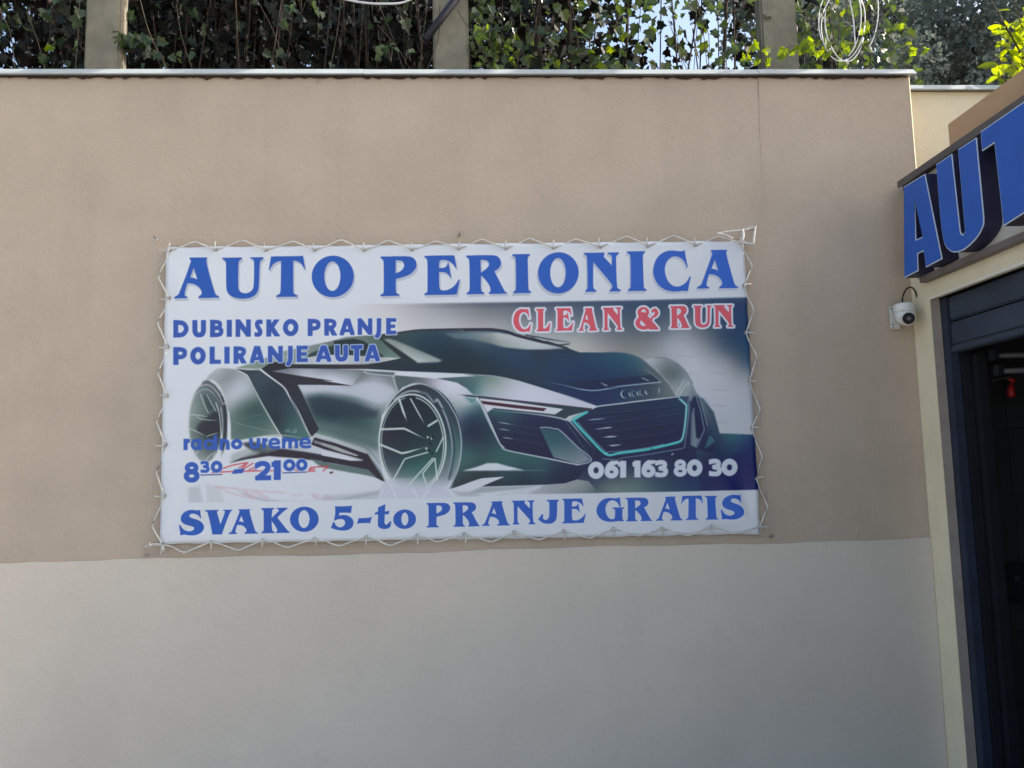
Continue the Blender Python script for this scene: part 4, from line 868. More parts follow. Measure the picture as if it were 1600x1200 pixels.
    text([('2',397.5,422.5,720.5,750.7),('1',423,437.5,719.5,750)], SANS, LB, outline=(1.0, WO))
    text([('0',441,460,717.5,736.5),('0',460.5,478.5,717,736)], SANS, LB, outline=(.8, WO))
    line([(314,742.3),(348,741.3)], 1.6, (52,66,130), .3, 1, sm=False); line([(440,739),(478.5,737.6)], 1.6, (52,66,130), .3, 1, sm=False)
    fill([(366,733.5),(382,732),(379,739.2),(362,740.7)], LB, .3)
    ph = [('0',914,939,721.5,748.3),('6',940,961.8,720.5,747.5),('1',961,973.7,720.5,746.3),('1',984,996.2,720,746),('6',998,1019.7,719.5,746),('3',1019.5,1039.7,719.3,745.6),('8',1048.7,1069.5,718.3,744.6),('0',1069.5,1094,718,744.4),('3',1104.5,1124.8,717.3,744),('0',1124.3,1149.8,717,743.6)]
    text(ph, SANS, (178,190,212), outline=(.8, (70,84,120)))
    bot = [('S',282,319.5,796.5,836),('V',321,362.5,796.5,834.5),('A',357.5,402,795.5,833.5),('K',407.5,451,793.5,832.3),('O',451.5,495.5,791.5,830.5),('5',514.5,549.5,790,828.8),('-',554.5,577.5,807.4,818),('t',582,608,787.8,826.6),('o',610.5,645.7,796,826),('P',662,699,785.7,823.5),('R',703.5,745,784.8,822.3),('A',748,792,783.3,821),('N',794.5,832,782,819),('J',836,868,780.8,818.3),('E',873.5,910.5,779,817),('G',927,971,777,815),('R',973,1015,777.5,814),('A',1020.5,1063,776,813),('T',1060.5,1095,774.5,812),('I',1098,1119,774.6,811.5),('S',1123.5,1160,773,811.5)]
    text(bot, SERIF, B, edge=Bd, slope=-.018, outline=(.9, (196,207,224)))
    # printed ink = measured colour / measured white paper x the paper's own reflectance
    lin = lambda c: np.where(c <= .04045, c/12.92, ((np.clip(c, 0, 1)+.055)/1.055)**2.4)
    alb = np.clip(lin(CAN) / lin(WF), 0, 1.04) * np.array(PAPER_ALB, np.float32)
    return alb
# ------------------------------------------------------------------ banner
bn = thing('banner', 'wide white and blue car wash banner with a sports car sketch, laced to the wall', 'banner', (0, -.02, 2.0))
img = bpy.data.images.new('banner_print', TW, TH, float_buffer=False)
ALB = paint_banner()
enc = np.where(ALB <= .0031308, ALB*12.92, 1.055*np.clip(ALB, 1e-6, 1)**(1/2.4)-.055)
buf = np.ones((TH, TW, 4), np.float32); buf[..., :3] = enc[::-1]
img.pixels.foreach_set(buf.ravel()); img.update(); img.pack()
m = bpy.data.materials.new('banner_vinyl'); m.use_nodes = True; N = m.node_tree; b = N.nodes['Principled BSDF']
ti = N.nodes.new('ShaderNodeTexImage'); ti.image = img; ti.interpolation = 'Linear'; ti.extension = 'EXTEND'
N.links.new(ti.outputs[0], b.inputs['Base Color']); b.inputs['Roughness'].default_value = .42; b.inputs['Specular IOR Level'].default_value = .35
tc = N.nodes.new('ShaderNodeTexCoord'); nz = N.nodes.new('ShaderNodeTexNoise'); nz.inputs['Scale'].default_value = 420; nz.inputs['Detail'].default_value = 2
N.links.new(tc.outputs['Object'], nz.inputs['Vector']); bp = N.nodes.new('ShaderNodeBump'); bp.inputs['Strength'].default_value = .12; bp.inputs['Distance'].default_value = .002
N.links.new(nz.outputs[0], bp.inputs['Height']); N.links.new(bp.outputs[0], b.inputs['Normal'])
TOPE = [(267,393),(339,392),(417,392),(493,392),(570,392),(644,391.5),(717,390),(790,390),(864,389),(937,387.5),(1011,386),(1085,384.5),(1155,382)]
BOTE = [(257,850),(332,846),(413,843),(493,841),(573,838),(652,836),(725,834),(803,831),(880,829),(957,825.6),(1033,825),(1110,822),(1184,822)]
LEFE = [(267,467),(265,543),(264,619),(262,695),(260,774)]
RIGE = [(1160,448),(1163,521),(1168,596),(1172,669),(1179,748)]
cT = [onY(*p)for p in CORN]
eye = [(onY(*p)[0], onY(*p)[2]) for p in TOPE+BOTE+LEFE+RIGE]
NXc, NZc = 150, 78
v, uv, f = [], [], []
def cloth_y(x, z, u, w):
    """bulge of the vinyl: pulled to the wall at the eyelets, slack between them"""
    y = -.018 - .007*math.sin(u*math.pi)*math.sin(w*math.pi)
    y += .0022*math.sin(x*2.3+z*1.2)+.0012*math.sin(x*5.1-z*3)
    # folds fanning out of the bottom right and left corners
    for cx, cz, s, A in ((1.40, 1.27, 1, .0055), (-1.55, 1.29, -1, .0042), (-1.55, 2.75, -1, .0016), (1.40, 2.75, 1, .0004)):
        dx, dz = x-cx, z-cz; r = math.hypot(dx, dz)+1e-4; th = math.atan2(dz, dx)
        y -= A*math.sin(th*9+1.0)*math.exp(-((r-.17)/.16)**2)
    for ex, ez in eye:
        r2 = (x-ex)**2+(z-ez)**2
        if r2 < .02: y += (.0008 if ex > 1.2 else .0022)*math.exp(-r2/.0009)
    return y
for j in range(NZc+1):
    for i in range(NXc+1):
        u, w = i/NXc, j/NZc
        p = (cT[3]*(1-u)+cT[2]*u)*(1-w) + (cT[0]*(1-u)+cT[1]*u)*w
        x, z = p[0], p[2]
        if j in (0, NZc): z += (-1 if j == 0 else 1)*.0025*math.cos(u*12*2*math.pi)
        v.append((x, cloth_y(x, z, u, w), z)); uv.append((u, w))
for j in range(NZc):
    for i in range(NXc): a = j*(NXc+1)+i; f.append((a, a+1, a+NXc+2, a+NXc+1))
cl = mesh_obj('cloth', v, f, m, bn, True)
ul = cl.data.uv_layers.new(name='UVMap'); ul.data.foreach_set('uv', [c for lp in cl.data.loops for c in uv[lp.vertex_index]])
sm = cl.modifiers.new('thickness', 'SOLIDIFY'); sm.thickness = .0008; sm.offset = 1
# UVs are laid out by homography so that the print stays square to the cloth
em = None
for (x, z) in eye:
    y = cloth_y(x, z, .5, .01)-.0035
    if em is None:
        s = MB(); ring = [(.0075*math.cos(t), 0, .0075*math.sin(t)) for t in np.linspace(0, 2*math.pi, 17)]
        s.tube(ring, .0022, 5, cap=False); e0 = s.build('eyelet', M_METAL, None, True); em = e0.data; put(e0, bn); e0.location = (x, y, z)
    else:
        o = bpy.data.objects.new('eyelet', em); COL.objects.link(o); put(o, bn); o.location = (x, y, z)

# ------------------------------------------------------------------ lacing
def tz(px, py, y): p = onY(px, py, 0); return (p[0], y, p[2])
random.seed(21)
def zig(side, eyes, out, peak_shift, y_w):
    """one side of the lacing: from eyelet to the wire and back"""
    s = MB()
    for i in range(len(eyes)-1):
        a = Vector(eyes[i]); c = Vector(eyes[i+1]); d = c-a
        o_ = Vector(out)*random.uniform(.85, 1.15)
        pk = a + d*(.54+peak_shift+random.uniform(-.05, .05)) + o_
        pts = [a+Vector((0,-.003,0)), a+d*.2+o_*.34+Vector((0,.010,0)), pk-d*.10-o_*.14, pk-d*.03-o_*.01, pk+d*.03-o_*.01, pk+d*.10-o_*.18, pk.lerp(c, .6)+Vector((0,-.003,0)), c+Vector((0,-.003,0))]
        s.tube(pts, .0040, 5)
    return s
yE = -.027
def E3(L): return [(onY(*p)[0], yE, onY(*p)[2]) for p in L]
tp = E3(TOPE); bt = E3(BOTE); lf = E3([TOPE[0]]+LEFE+[BOTE[0]]); rt = E3([TOPE[-1]]+RIGE+[BOTE[-1]])
def side_rope(name, label, eyes, out, sh, ring_dir, L=.042):
    s = zig(name, eyes, out, sh, -.02)
    for k, e in enumerate(eyes):
        e = Vector(e); d = Vector(ring_dir); q = Vector((-d.z, 0, d.x))
        LL = L*random.uniform(.75, 1.1); j = random.uniform(-.006, .006)
        # doubled cord from the eyelet to the wire, with a small knot at the eyelet
        s.tube(cr([e+Vector((0,-.004,0)), e+d*LL*.5+q*(.002+j)+Vector((0,-.004,0)), e+d*LL+q*j], 4), .0028, 5)
        s.tube(cr([e+Vector((0,-.002,0))+q*.004, e+d*LL*.5+q*(.005+j), e+d*LL+q*(j+.002)], 4), .0022, 5)
        t = np.linspace(0, 5.5, 9); s.tube([e+q*(.0045*math.cos(a))+d*(.0045*math.sin(a)+.001)+Vector((0,-.005-.0006*a,0)) for a in t], .0024, 5)
    o = s.build('lacing_rope', M_ROPE, None, True); tag(o, label, 'rope', 'white cords lacing the banner edges'); return o
side_rope('t', 'white cord zigzagging along the top edge of the banner', tp, (0, .004, .046), 0, (0, 0, 1), .040)
side_rope('b', 'white cord zigzagging along the bottom edge of the banner', bt, (0, .004, -.040), -.04, (0, 0, -1), .040)
side_rope('l', 'white cord zigzagging along the left edge of the banner', lf, (-.048, .004, 0), .02, (-1, 0, 0), .046)
side_rope('r', 'white cord zigzagging along the right edge of the banner', rt, (.046, .004, 0), .02, (1, 0, 0), .044)
# straight tension wires between the four screws
N4 = {'TL': (245,374), 'TR': (1176,357), 'BR': (1203,838), 'BL': (231,867), 'TM': (718,368)}
P4 = {k: Vector(tz(*p, -.030)) for k, p in N4.items()}
M_WIRE = mat('wire_dull', (.46,.43,.38), .6)
def wire(a, c, label, sag=.006, mid=None):
    n = 14; pts = []
    for i in range(n+1):
        t = i/n; p = a.lerp(c, t) + Vector((0, .012*math.sin(t*math.pi), 0))
        p += Vector(mid or (0, 0, -sag))*math.sin(t*math.pi); pts.append(p)
    o = MB().tube(pts, .0011, 5).build('tension_wire', M_WIRE, None, True); tag(o, label, 'wire', 'thin wires strung round the banner')
wire(P4['TL'], P4['TM'], 'thin wire over the left half of the banner top', .004)
wire(P4['TM'], P4['TR'], 'thin wire over the right half of the banner top', .004)
wire(P4['BL'], P4['BR'], 'thin wire under the banner bottom edge', 0, (0, 0, .028))
wire(P4['TL'], P4['BL'], 'thin wire down the left side of the banner', 0, (.028, 0, 0))
wire(P4['TR'], P4['BR'], 'thin wire down the right side of the banner', 0, (-.012, 0, 0))
# doubled loop of cord at the top right corner, out in the sun
s = MB(); y0 = -.050
def c3(px, py, dy=0): p = onY(px, py, 0); return (p[0], y0+dy, p[2])
s.tube(cr([c3(1117,368,.01), c3(1128,371), c3(1141,376,.012)], 4), .0045, 6)
s.tube(cr([c3(1117,368,.01), c3(1135,366), c3(1160,363), c3(1175,360)], 4), .0036, 6)
s.tube(cr([c3(1155,363), c3(1156,372,-.004), c3(1155,379,-.004), c3(1157,383,.004)], 4), .0075, 6)
s.tube(cr([c3(1157,382,.002), c3(1163,385,-.004), c3(1171,385,-.004), c3(1172,378,-.004), c3(1174,366), c3(1175,358)], 5), .0058, 6)
tag(s.build('corner_loop', M_ROPE, None, True), 'sunlit double loop of white cord at the top right corner of the banner', 'rope')
s = MB(); s.tube(cr([tz(231,853,-.03), tz(240,850,-.036), tz(248,849,-.032), tz(257,850,-.028)], 4), .004, 6); s.tube(cr([tz(238,846,-.036), tz(241,852,-.04), tz(239,855,-.034)], 3), .003, 5)
s.tube(cr([tz(257,851,-.03), tz(257,858,-.036), tz(255,864,-.03)], 4), .0045, 6)
tag(s.build('cord_knot', M_ROPE, None, True), 'knotted cord end at the bottom left corner of the banner', 'rope')
for k, lb in (('TL','top left'), ('TR','top right'), ('BR','bottom right'), ('BL','bottom left'), ('TM','middle of the top')):
    p = P4[k]; t = thing('screw_hook', 'small screw hook in the wall at the %s of the banner' % (lb if k == 'TM' else lb+' corner'), 'hook', (p.x, 0, p.z), 'screw hooks holding the banner wires')
    MB().tube([(p.x, .01, p.z), (p.x, -.036, p.z)], .0028, 6).build('shank', M_NAIL, t)
    MB().tube(cr([(p.x, -.036, p.z), (p.x+.003, -.043, p.z+.004), (p.x+.002, -.042, p.z+.011), (p.x-.001, -.036, p.z+.013)], 4), .0026, 6).build('hook', M_NAIL, t, True)
    MB().tube([(p.x, -.0005, p.z), (p.x, -.006, p.z)], .0085, 8).build('plug', M_WHITE if k in ('TL',) else M_NAIL, t)

# ------------------------------------------------------------------ security camera
cc = onY(1414, 496, -.085); cxx, cyy, czz = cc
cv = thing('security_camera', 'small white dome security camera on a bracket left of the garage doorway', 'camera', (cxx, 0, czz))
a = onY(1389, 479, -.012); c = onY(1401, 514, -.012)
MB().box((a[0], -.014, c[2]), (c[0]+.02, -.009, a[2])).build('mounting_plate', M_WHITE, cv, bevel=.0015)
for fx, fz in ((.25, .10), (.35, .80), (.45, .95)):
    x = a[0]+(c[0]-a[0])*fx; z = a[2]+(c[2]-a[2])*fz; MB().tube([(x, -.0135, z), (x, -.0165, z)], .0036, 8).build('screw', M_LENS, cv)
s = MB(); n = 28
def lathe(s, cx, cy, prof, n=28):
    v = []; f = []
    for r, z in prof:
        for k in range(n): t = 2*math.pi*k/n; v.append((cx+r*math.cos(t), cy+r*math.sin(t), z))
    for i in range(len(prof)-1):
        for k in range(n): f.append((i*n+k, i*n+(k+1) % n, (i+1)*n+(k+1) % n, (i+1)*n+k))
    f += [tuple(range(n)), tuple(range((len(prof)-1)*n, len(prof)*n))[::-1]]
    return s.add(v, f)
zc = onY(1414, 476, -.085)[2]; R = .053
lathe(s, cxx, cyy, [(R*.86, zc+.004), (R*.97, zc), (R, zc-.006), (R, zc-.038), (R*.96, zc-.041)]); s.build('base', M_WHITE, cv, True)
s = MB(); lathe(s, cxx, cyy, [(R*.93, zc-.0405), (R*.97, zc-.046), (R*.95, zc-.060), (R*.84, zc-.078), (R*.66, zc-.094), (R*.38, zc-.106), (R*.1, zc-.110)]); s.build('housing', M_WHITE, cv, True)
s = MB().box((cxx-.02, -.05, zc-.03), (cxx+.075, -.004, zc-.004)); s.build('junction_box', mat('plastic_grey', (.34,.33,.31), .5, var=.2, vscale=20), cv, bevel=.008)
# eyeball with its black lens, turned to the yard
dirl = Vector((-.30, -.93, -.28)).normalized()
ec = Vector((cxx+.003, cyy-.012, zc-.070))
bm = bmesh.new(); bmesh.ops.create_uvsphere(bm, u_segments=24, v_segments=16, radius=.044); me = bpy.data.meshes.new('eyeball'); bm.to_mesh(me); bm.free()
me.materials.append(M_WHITE); me.polygons.foreach_set('use_smooth', [True]*len(me.polygons)); o = bpy.data.objects.new('eyeball', me); COL.objects.link(o); put(o, cv); o.location = ec
q = dirl.to_track_quat('Z', 'Y').to_matrix()
def disc(name, r0, r1, d0, d1, m):
    s = MB(); n = 28; v = []
    for r, d in ((r0, d0), (r1, d1)):
        for k in range(n): t = 2*math.pi*k/n; v.append(ec + q @ Vector((r*math.cos(t), r*math.sin(t), d)))
    s.add(v, [(k, (k+1) % n, n+(k+1) % n, n+k) for k in range(n)] + [tuple(range(n, 2*n))]); return s.build(name, m, cv)
disc('lens_ring', .0345, .0325, .024, .0452, M_WHITE); disc('lens', .0308, .0296, .0445, .0470, M_LENS); disc('lens_glass', .012, .011, .0465, .0482, mat('lens_glass', (.03,.03,.05), .15, spec=.5))
s = MB(); s.tube(cr([c3(1399,478,-.02), c3(1400,467,-.02), c3(1405,457,-.02), c3(1412,453.5,-.02), c3(1419,457,-.01), c3(1425,468,0), c3(1431,477,.02), c3(1440,479,.04)], 6), .0042, 7)
tag(s.build('camera_cable', M_CABLE, None, True), 'black cable looping over the white security camera', 'cable')

# ------------------------------------------------------------------ things seen through the doorway
lf_ = thing('tube_light', 'unlit grey tube light under the ceiling inside the garage', 'lamp', (3.4, -.5, 2.3))
def inn(px, py, y): return Vector(onY(px, py, y))
for k, (a, c) in enumerate((((1553,556),(1700,520)), ((1560,580),(1700,548)))):
    A, B_ = inn(*a, -.35), inn(*c, -1.0); B_.z = A.z + .0
    B2 = Vector((A.x+.55, A.y-.1, A.z))
    MB().tube([A, B2], .014, 8).build('tube', mat('tube_grey%d' % k, (.07,.07,.07), .4), lf_, True)
    MB().box((A.x-.012, A.y-.02, A.z-.02), (A.x+.012, A.y+.02, A.z+.03)).build('end_cap', M_BLACK, lf_)
p = inn(1579, 604, -.12)
s = MB(); bm = bmesh.new(); M_RED = mat('red_plastic', (.36,.015,.02), .4)
rd = thing('spray_bottle', 'red plastic spray bottle hanging on the dark wall inside the garage', 'bottle', tuple(p))
s.tube([p+Vector((0,0,-.055)), p+Vector((0,0,-.05)), p+Vector((.001,0,-.01)), p+Vector((.004,0,.006)), p+Vector((.005,0,.02))], [.012,.019,.019,.010,.007], 12).build('bottle_body', M_RED, rd, True)
MB().tube([p+Vector((-.012,-.004,.036)), p+Vector((.016,0,.034)), p+Vector((.020,0,.020))], [.006,.011,.008], 8).build('trigger_head', M_RED, rd, True)
MB().box(tuple(p+Vector((-.004,0,.045))), (p.x+.006, .02, p.z+.05)).build('hook', M_NAIL, rd)
p = inn(1586, 912, -.03)
bx = thing('switch_box', 'black switch box low on the tiled wall inside the garage', 'box', tuple(p))
MB().box((p.x-.05, -.05, p.z-.09), (p.x+.07, .012, p.z+.09)).build('enclosure', M_BLACK, bx, bevel=.008)
MB().tube([(p.x-.01, -.05, p.z+.03), (p.x-.01, -.062, p.z+.03)], .014, 10).build('knob', M_NAVY, bx)

# ------------------------------------------------------------------ pipe and cables over the wall
a, c = onY(664, 62, .24), onY(722, -14, .24)
tag(MB().tube([tuple(a), tuple((a+c)/2), tuple(c + (c-a)*2.2)], .022, 10).build('pipe', mat('pipe_black', (.02,.02,.03), .45), None, True), 'black plastic pipe slanting across the middle concrete post', 'pipe')
M_CW = mat('cable_pale', (.62,.62,.64), .5)
coil = thing('cable_coil', 'pale cable coil hanging in the ivy right of the right concrete post', 'cable', tuple(onY(1318, 0, .16)))
for (cx, cy, rx, ry, a0, a1, tl, r, y) in ((1317,40,34,56,0,360,4,.0035,.17), (1320,38,31,58,20,330,-2,.0035,.155), (1345,20,27,60,-95,60,0,.003,.16), (1312,34,33,60,150,420,2,.0032,.15)):
    pts = []
    for t in np.radians(np.linspace(a0, a1, 40)):
        x = rx*math.cos(t); yy = ry*math.sin(t); p = onY(cx+x-yy*math.tan(math.radians(tl)), cy+yy, y); pts.append((p[0], p[1]+.01*math.sin(t*2), p[2]))
    MB().tube(pts, r, 6).build('loop', M_CW, coil, True)
s = MB(); s.tube(cr([tuple(onY(1322,-60,.16)), tuple(onY(1326,-10,.15)), tuple(onY(1333,30,.15)), tuple(onY(1336,70,.16))], 6), .004, 6); s.build('tail', M_CW, coil, True)
s = MB(); s.tube(cr([tuple(onY(x, y, .2)) for x, y in ((430,-30),(520,-6),(560,3),(600,6),(640,0),(700,-40))], 6), .006, 6)
tag(s.build('overhead_cable', M_CW, None, True), 'pale cable sagging across the top edge left of the middle post', 'cable')

# ------------------------------------------------------------------ ivy
HL = np.array([(0,0),(.28,-.06),(.50,.12),(.36,.34),(.44,.62),(.20,.70),(0,1.05)])       # right half of an ivy leaf
def leaf_arrays(pos, size, nrm_bias, aspect=1.0, half=HL, droop=.5, fold=.42):
    """pos (n,3) -> verts, faces of folded leaves with random attitudes"""
    n = len(pos); k = len(half)
    d = rng.normal(size=(n, 3)); d[:, 2] -= droop*1.6; d /= np.linalg.norm(d, axis=1, keepdims=True)      # tip direction
    nn = rng.normal(size=(n, 3)) + np.array(nrm_bias)*1.5; nn -= d*(nn*d).sum(1, keepdims=True); nn /= np.linalg.norm(nn, axis=1, keepdims=True)
    sd_ = np.cross(d, nn)
    V = []
    for sgn in (1, -1):
        for (a, b_) in half:
            V.append(pos + (sd_*(sgn*a*aspect) + d*b_ + nn*(fold*abs(a)))*size[:, None])
    V = np.stack(V, 1)     # n, 2k, 3
    base = (np.arange(n)*2*k)[:, None]
    F = np.concatenate([base + np.arange(k), base + k + np.arange(k)[::-1]], 0)
    return V.reshape(-1, 3), F
def bulk(name, V, F, m, parent, label=None):
    me = bpy.data.meshes.new(name); nv, nf, k = len(V), len(F), F.shape[1]
    me.vertices.add(nv); me.vertices.foreach_set('co', V.astype(np.float32).ravel())
    me.loops.add(nf*k); me.loops.foreach_set('vertex_index', F.astype(np.int32).ravel())
    me.polygons.add(nf); me.polygons.foreach_set('loop_start', np.arange(nf, dtype=np.int32)*k); me.polygons.foreach_set('loop_total', np.full(nf, k, np.int32))
    me.update(calc_edges=True); me.validate(); me.materials.append(m)
    o = bpy.data.objects.new(name, me); COL.objects.link(o); put(o, parent); o['kind'] = 'stuff'
    return o
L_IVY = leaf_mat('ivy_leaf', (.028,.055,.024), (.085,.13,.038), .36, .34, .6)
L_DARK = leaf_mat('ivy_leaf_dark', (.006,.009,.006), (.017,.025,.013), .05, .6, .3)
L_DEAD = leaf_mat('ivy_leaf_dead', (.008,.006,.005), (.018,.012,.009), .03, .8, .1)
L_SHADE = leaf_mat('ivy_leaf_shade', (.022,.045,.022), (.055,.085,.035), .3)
L_LIME = leaf_mat('leaf_lime', (.10,.17,.03), (.24,.33,.06), .5)
L_SUN = leaf_mat('leaf_sunny', (.20,.30,.03), (.34,.44,.06), .55)
L_FAR = leaf_mat('far_leaf', (.17,.20,.18), (.24,.27,.24), .25, .9, .05)  # paler than plain foliage, haze and glare put into the leaf colour
M_STEM = mat('dry_stem', (.05,.036,.028), .9, var=.5, vscale=30)
M_TWIG = mat('twig', (.10,.08,.06), .9, var=.4, vscale=30)
lm = {}
def leaf_obj(parent, p, size, m, half=HL, aspect=1.0, bias=(0,-1,0.2), droop=.5, key='ivy'):
    V, F = leaf_arrays(np.zeros((1, 3)), np.array([1.0]), bias, aspect, half, droop)
    kk = (key, m.name, random.randrange(14))
    if kk not in lm:
        me = bpy.data.meshes.new('leaf'); me.from_pydata(V.tolist(), [], F.tolist()); me.materials.append(m); lm[kk] = me
    o = bpy.data.objects.new('leaf', lm[kk]); COL.objects.link(o); put(o, parent); o.location = p; o.scale = (size,)*3
    o.rotation_euler = (random.uniform(-.3, .3), random.uniform(-.5, .5), random.uniform(-.4, .4))
    return o
def X_at(px, y): return onY(px, 60, y)[0]
bays = [  # px range, label, layers of dark growth, live leaves, near leaves
 (-260, 131, 'dark ivy thicket left of the left concrete post', 'A'),
 (192, 678, 'dark ivy thicket of dry stems between the left and middle concrete posts', 'B'),
 (734, 1187, 'sun-flecked ivy with sky showing through between the middle and right concrete posts', 'C'),
 (1249, 1424, 'bright ivy tangled round the cable coil right of the right concrete post', 'D'),
]
for pa, pb, label, kind in bays:
    xa, xb = X_at(pa, .45), X_at(pb, .45)
    iv = thing('ivy', label, 'ivy', ((xa+xb)/2, .6, 3.35), 'ivy growing between the concrete posts')
    W = xb-xa
    # deep growth
    dens = {'A': 760, 'B': 900, 'C': 700, 'D': 520}[kind]
    n = int(dens*W*2.4*1.3)
    pos = np.c_[rng.uniform(xa-.12, xb+.12 if kind != 'D' else xb, n), rng.uniform(.55, 1.9, n), rng.uniform(3.3, 5.6, n)]
    if kind in 'CD':
        # clumps with gaps of sky
        cl_ = np.sin(pos[:, 0]*9+pos[:, 2]*3)+np.sin(pos[:, 2]*7-pos[:, 0]*4+1)+np.sin(pos[:, 0]*17+2)*.6
        fr_ = (pos[:, 0]-xa)/W
        keep = rng.uniform(0, 1, n) < np.clip((np.interp(fr_, [0, .25, .5, .74, .80, .96, 1], [1, 1, .9, .8, .20, .16, .4]) if kind == 'C' else .6)*(.55+.60*cl_), .02, 1)
        pos = pos[keep]
    sz = rng.uniform(.035, .095, len(pos))
    half_ = len(pos)//2
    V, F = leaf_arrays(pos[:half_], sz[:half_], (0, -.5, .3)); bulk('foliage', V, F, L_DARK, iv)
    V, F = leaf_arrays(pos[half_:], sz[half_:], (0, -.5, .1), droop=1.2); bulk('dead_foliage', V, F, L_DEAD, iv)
    # live leaves nearer the wall
    nl = int({'A': 130, 'B': 55, 'C': 1250, 'D': 800}[kind]*W)
    pos = np.c_[rng.uniform(xa, xb, nl), rng.uniform(.28, .8, nl), rng.uniform(3.45, 5.4, nl)]
    if kind == 'B': pos[:, 2] = 3.7 + (pos[:, 2]-3.45)*.9
    if kind == 'C':
        cl2 = np.sin(pos[:, 0]*8+1)+np.sin(pos[:, 2]*6+pos[:, 0]*5)
        pos = pos[rng.uniform(0, 1, nl) < np.clip(.55+.35*cl2, .05, 1)*np.interp((pos[:, 0]-xa)/W, [0, .74, .80, .96, 1], [1, 1, .22, .22, .6])]; nl = len(pos)
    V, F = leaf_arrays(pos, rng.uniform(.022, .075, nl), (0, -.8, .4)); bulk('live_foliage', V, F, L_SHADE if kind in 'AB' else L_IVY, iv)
    if kind in 'CD':
        k_ = pos[rng.uniform(0, 1, len(pos)) < (.10 if kind == 'C' else .05)] + rng.normal(0, .06, (1, 3)); V, F = leaf_arrays(k_, rng.uniform(.03, .07, len(k_)), (0, -.8, .4)); bulk('sunlit_foliage', V, F, L_LIME, iv)
    # nearest leaves, one by one
    nn_ = {'A': 22, 'B': 22, 'C': 84, 'D': 50}[kind]
    for i in range(nn_):
        px = random.uniform(max(pa, 0)+4, pb-4); py = random.uniform(-10, 104)
        if kind == 'B' and random.random() < .5: py = random.uniform(-10, 50)
        y = random.uniform(.2, .32); p = onY(px, py, y)
        r = random.random(); mm = L_LIME if (r < {'A': .03, 'B': .08, 'C': .16, 'D': .22}[kind]) else (L_SHADE if kind in 'AB' else L_IVY)
        leaf_obj(iv, p, random.uniform(.03, .075), mm)
    # hanging dry stems
    s = MB(); ns = int({'A': 16, 'B': 34, 'C': 14, 'D': 10}[kind]*W)
    for i in range(ns):
        x = random.uniform(xa, xb); y = random.uniform(.4, 1.5); z0 = random.uniform(3.3, 3.7); z1 = random.uniform(4.4, 5.6); lean = random.gauss(0, .12)
        s.tube([(x, y, z0), (x+lean*.5+random.gauss(0, .02), y+random.gauss(0, .03), (z0+z1)/2), (x+lean, y, z1)], random.uniform(.002, .006), 4, cap=False)
    o = s.build('dry_stems', M_STEM, iv); o['kind'] = 'stuff'
    # a few near twigs
    for i in range({'A': 3, 'B': 8, 'C': 8, 'D': 6}[kind]):
        px = random.uniform(max(pa, 0)+10, pb-10); y = random.uniform(.24, .36); a = onY(px, 112, y); c = onY(px-random.uniform(-25, 60), random.uniform(-20, 40), y)
        MB().tube(cr([tuple(a), tuple((a+c)/2+np.array([random.gauss(0, .02), 0, 0])), tuple(c)], 4), [.0022]*9, 4).build('twig', M_TWIG, iv)
    if kind in 'C':
        for px in (838, 893, 978, 1130):
            a = onY(px, 112, .9); c = onY(px+random.uniform(-12, 12), -60, .9)
            MB().tube(cr([tuple(a), tuple((a+c)/2+np.array([random.gauss(0, .02), 0, 0])), tuple(c)], 4), [.028, .026, .025, .024, .023, .022, .02, .02, .02] if px < 960 else [.011]*9, 6).build('stem', M_STEM, iv)

# clusters of sunlit leaves resting on the coping
def cluster(px, py, n, spread, y, label, m=L_LIME, size=(.045, .07)):
    c = onY(px, py, y); t = thing('ivy_sprig', label, 'ivy', tuple(c), 'sunlit ivy sprigs on the coping')
    base = Vector(c)
    for i in range(n):
        p = base + Vector((random.gauss(0, spread), random.uniform(-.03, .05), abs(random.gauss(0, spread*.55))))
        leaf_obj(t, p, random.uniform(*size), m)
        if i % 2 == 0: MB().tube(cr([tuple(base+Vector((0,.03,-.03))), tuple((base+p)/2+Vector((0,0,.015))), tuple(p)], 3), .0016, 4).build('stem', M_TWIG, t)
cluster(1196, 92, 9, .05, .16, 'sunlit lime ivy sprig at the foot of the right concrete post', size=(.035, .055))
cluster(1264, 78, 10, .06, .14, 'largest yellow-green ivy sprig beside the cable coil', size=(.045, .075))
cluster(1300, 84, 8, .06, .15, 'small ivy sprig hanging inside the cable coil', size=(.03, .05))
cluster(1418, 80, 7, .05, .14, 'ivy sprig at the right end of the wall coping', size=(.035, .06))
cluster(610, 84, 7, .055, .14, 'green ivy sprig lying on the coping left of the middle post', L_IVY, (.04, .065))
cluster(470, 8, 6, .05, .12, 'olive ivy sprig hanging at the top edge left of the middle post', L_IVY, (.06, .085))
cluster(765, 60, 9, .07, .2, 'dark green ivy sprig just right of the middle concrete post', L_IVY, (.05, .08))
cluster(203, 70, 34, .06, .33, 'ivy sprig added beside the left concrete post to shade its right side', L_IVY, (.04, .07))  # dense leaves added to keep the sun off the post's side
cluster(255, 92, 6, .05, .2, 'faded ivy sprig right of the left concrete post', L_IVY, (.035, .055))

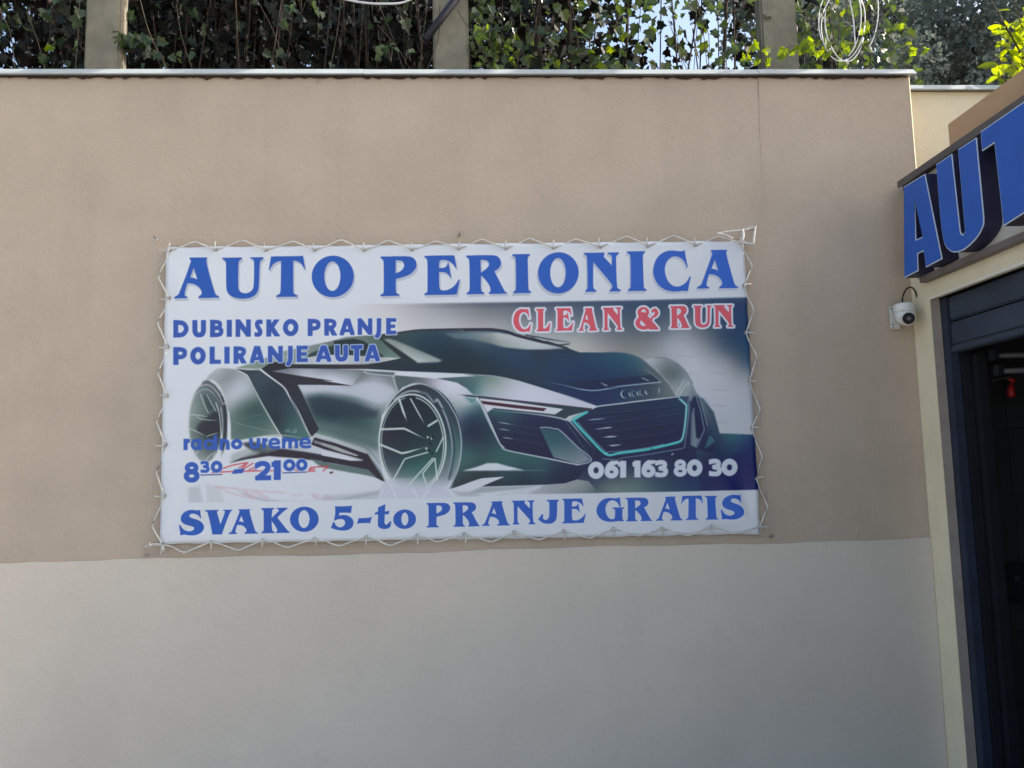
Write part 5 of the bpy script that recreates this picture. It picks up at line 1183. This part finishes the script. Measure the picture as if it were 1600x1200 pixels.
# ------------------------------------------------------------------ broad-leaved shrub on the garage roof
sh = thing('shrub', 'sunlit yellow-green shrub behind the garden wall at the right edge, above the blue letters', 'shrub', tuple(onY(1610, 150, .5)))
HB = np.array([(0,0),(.10,.12),(.17,.35),(.18,.6),(.11,.85),(0,1.05)])
bs = Vector(onY(1640, 175, .5)); random.seed(5)
ends = []
for i in range(58):
    tgt = Vector(onY(random.triangular(1536, 1720, 1600), random.uniform(-10, 124), random.uniform(.12, .6)))
    MB().tube(cr([tuple(bs), tuple(bs.lerp(tgt, .5)+Vector((0, 0, .03))), tuple(tgt)], 3), [.006,.005,.005,.004,.004,.003,.002], 5).build('branch', M_TWIG, sh)
    ends.append((bs, tgt))
for b0, e0_ in ends:
    for k in range(5):
        t = random.uniform(.6, 1.0); p = b0.lerp(e0_, t) + Vector((random.gauss(0, .02), random.gauss(0, .02), random.gauss(0, .02)))
        o = leaf_obj(sh, p, random.uniform(.06, .115), L_SUN, HB, 1.1, (-.3, -.8, .5), -.2, 'laurel')
        o.rotation_euler = (random.uniform(-.8, .8), random.uniform(-1.2, .2), random.uniform(-.6, .6))

# ------------------------------------------------------------------ trees beyond
def tree(loc, H, R, n, leaf, label, m, seed):
    r = np.random.default_rng(seed); random.seed(seed)
    t = thing('tree', label, 'tree', loc, 'trees growing beyond the wall'); L0 = Vector(loc)
    MB().tube(cr([tuple(L0), tuple(L0+Vector((.1, 0, H*.3))), tuple(L0+Vector((0, .1, H*.75)))], 4), [.22, .21, .2, .18, .16, .14, .12, .09, .06], 9).build('trunk', M_STEM, t, True)
    lobes = []
    for i in range(16):
        a = r.uniform(0, 6.28); rr = R*r.uniform(.25, .75); z = H*r.uniform(.22, .95); c = np.array([loc[0]+rr*math.cos(a), loc[1]+rr*math.sin(a), loc[2]+z]); lobes.append((c, R*r.uniform(.3, .5)))
        MB().tube(cr([tuple(L0+Vector((0, 0, z*.5))), tuple(Vector(c)*.5+(L0+Vector((0, 0, z*.6)))*.5), tuple(c)], 3), [.07, .06, .05, .04, .03, .02, .012], 5).build('limb', M_STEM, t)
    P = []
    for c, rad in lobes:
        d = r.normal(size=(n//16, 3)); d /= np.linalg.norm(d, axis=1, keepdims=True); q = c + d*rad*(r.uniform(0, 1, (n//16, 1))**.4)*np.array([1, 1, .8]); P.append(q)
    P = np.concatenate(P); V, F = leaf_arrays(P, r.uniform(leaf*.7, leaf*1.3, len(P)), (0, -.4, .5), half=HL[[0, 2, 4, 6]]); bulk('crown', V, F, m, t)
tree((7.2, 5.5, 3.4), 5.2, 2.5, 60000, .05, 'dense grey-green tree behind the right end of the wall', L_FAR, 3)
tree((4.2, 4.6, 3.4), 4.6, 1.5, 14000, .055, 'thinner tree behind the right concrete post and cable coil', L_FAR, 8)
tree((-4.5, 5.5, 3.4), 5.5, 2.6, 14000, .09, 'broad dark tree beyond the wall on the left side', L_DARK, 12)
tree((-.3, 5.2, 3.4), 5.0, 2.3, 14000, .09, 'bushy dark tree beyond the wall left of the middle post', L_DARK, 15)
# unseen leaf sprays added above the wall only to dapple the coping
random.seed(31)
ob = thing('dapple_sprays', 'leaf sprays added out of view above the wall to dapple the coping', 'branch', (5.2, .5, 5.2))
MB().tube(cr([(6.4, .9, 5.0), (5.2, .6, 5.5), (4.2, .3, 5.7), (3.4, .25, 5.6), (2.2, .22, 5.5), (.2, .25, 5.5)], 5), .012, 5).build('stem', M_STEM, ob)
P = []
for cxq in (.57, 1.34, 2.70, 3.12, 3.25, 4.3, 4.85):
    P.append(np.c_[rng.normal(cxq, .05, 60), rng.normal(.06, .035, 60), rng.normal(5.5, .04, 60)])
V, F = leaf_arrays(np.concatenate(P), rng.uniform(.05, .08, 420), (0, 0, 1)); bulk('foliage', V, F, L_IVY, ob)
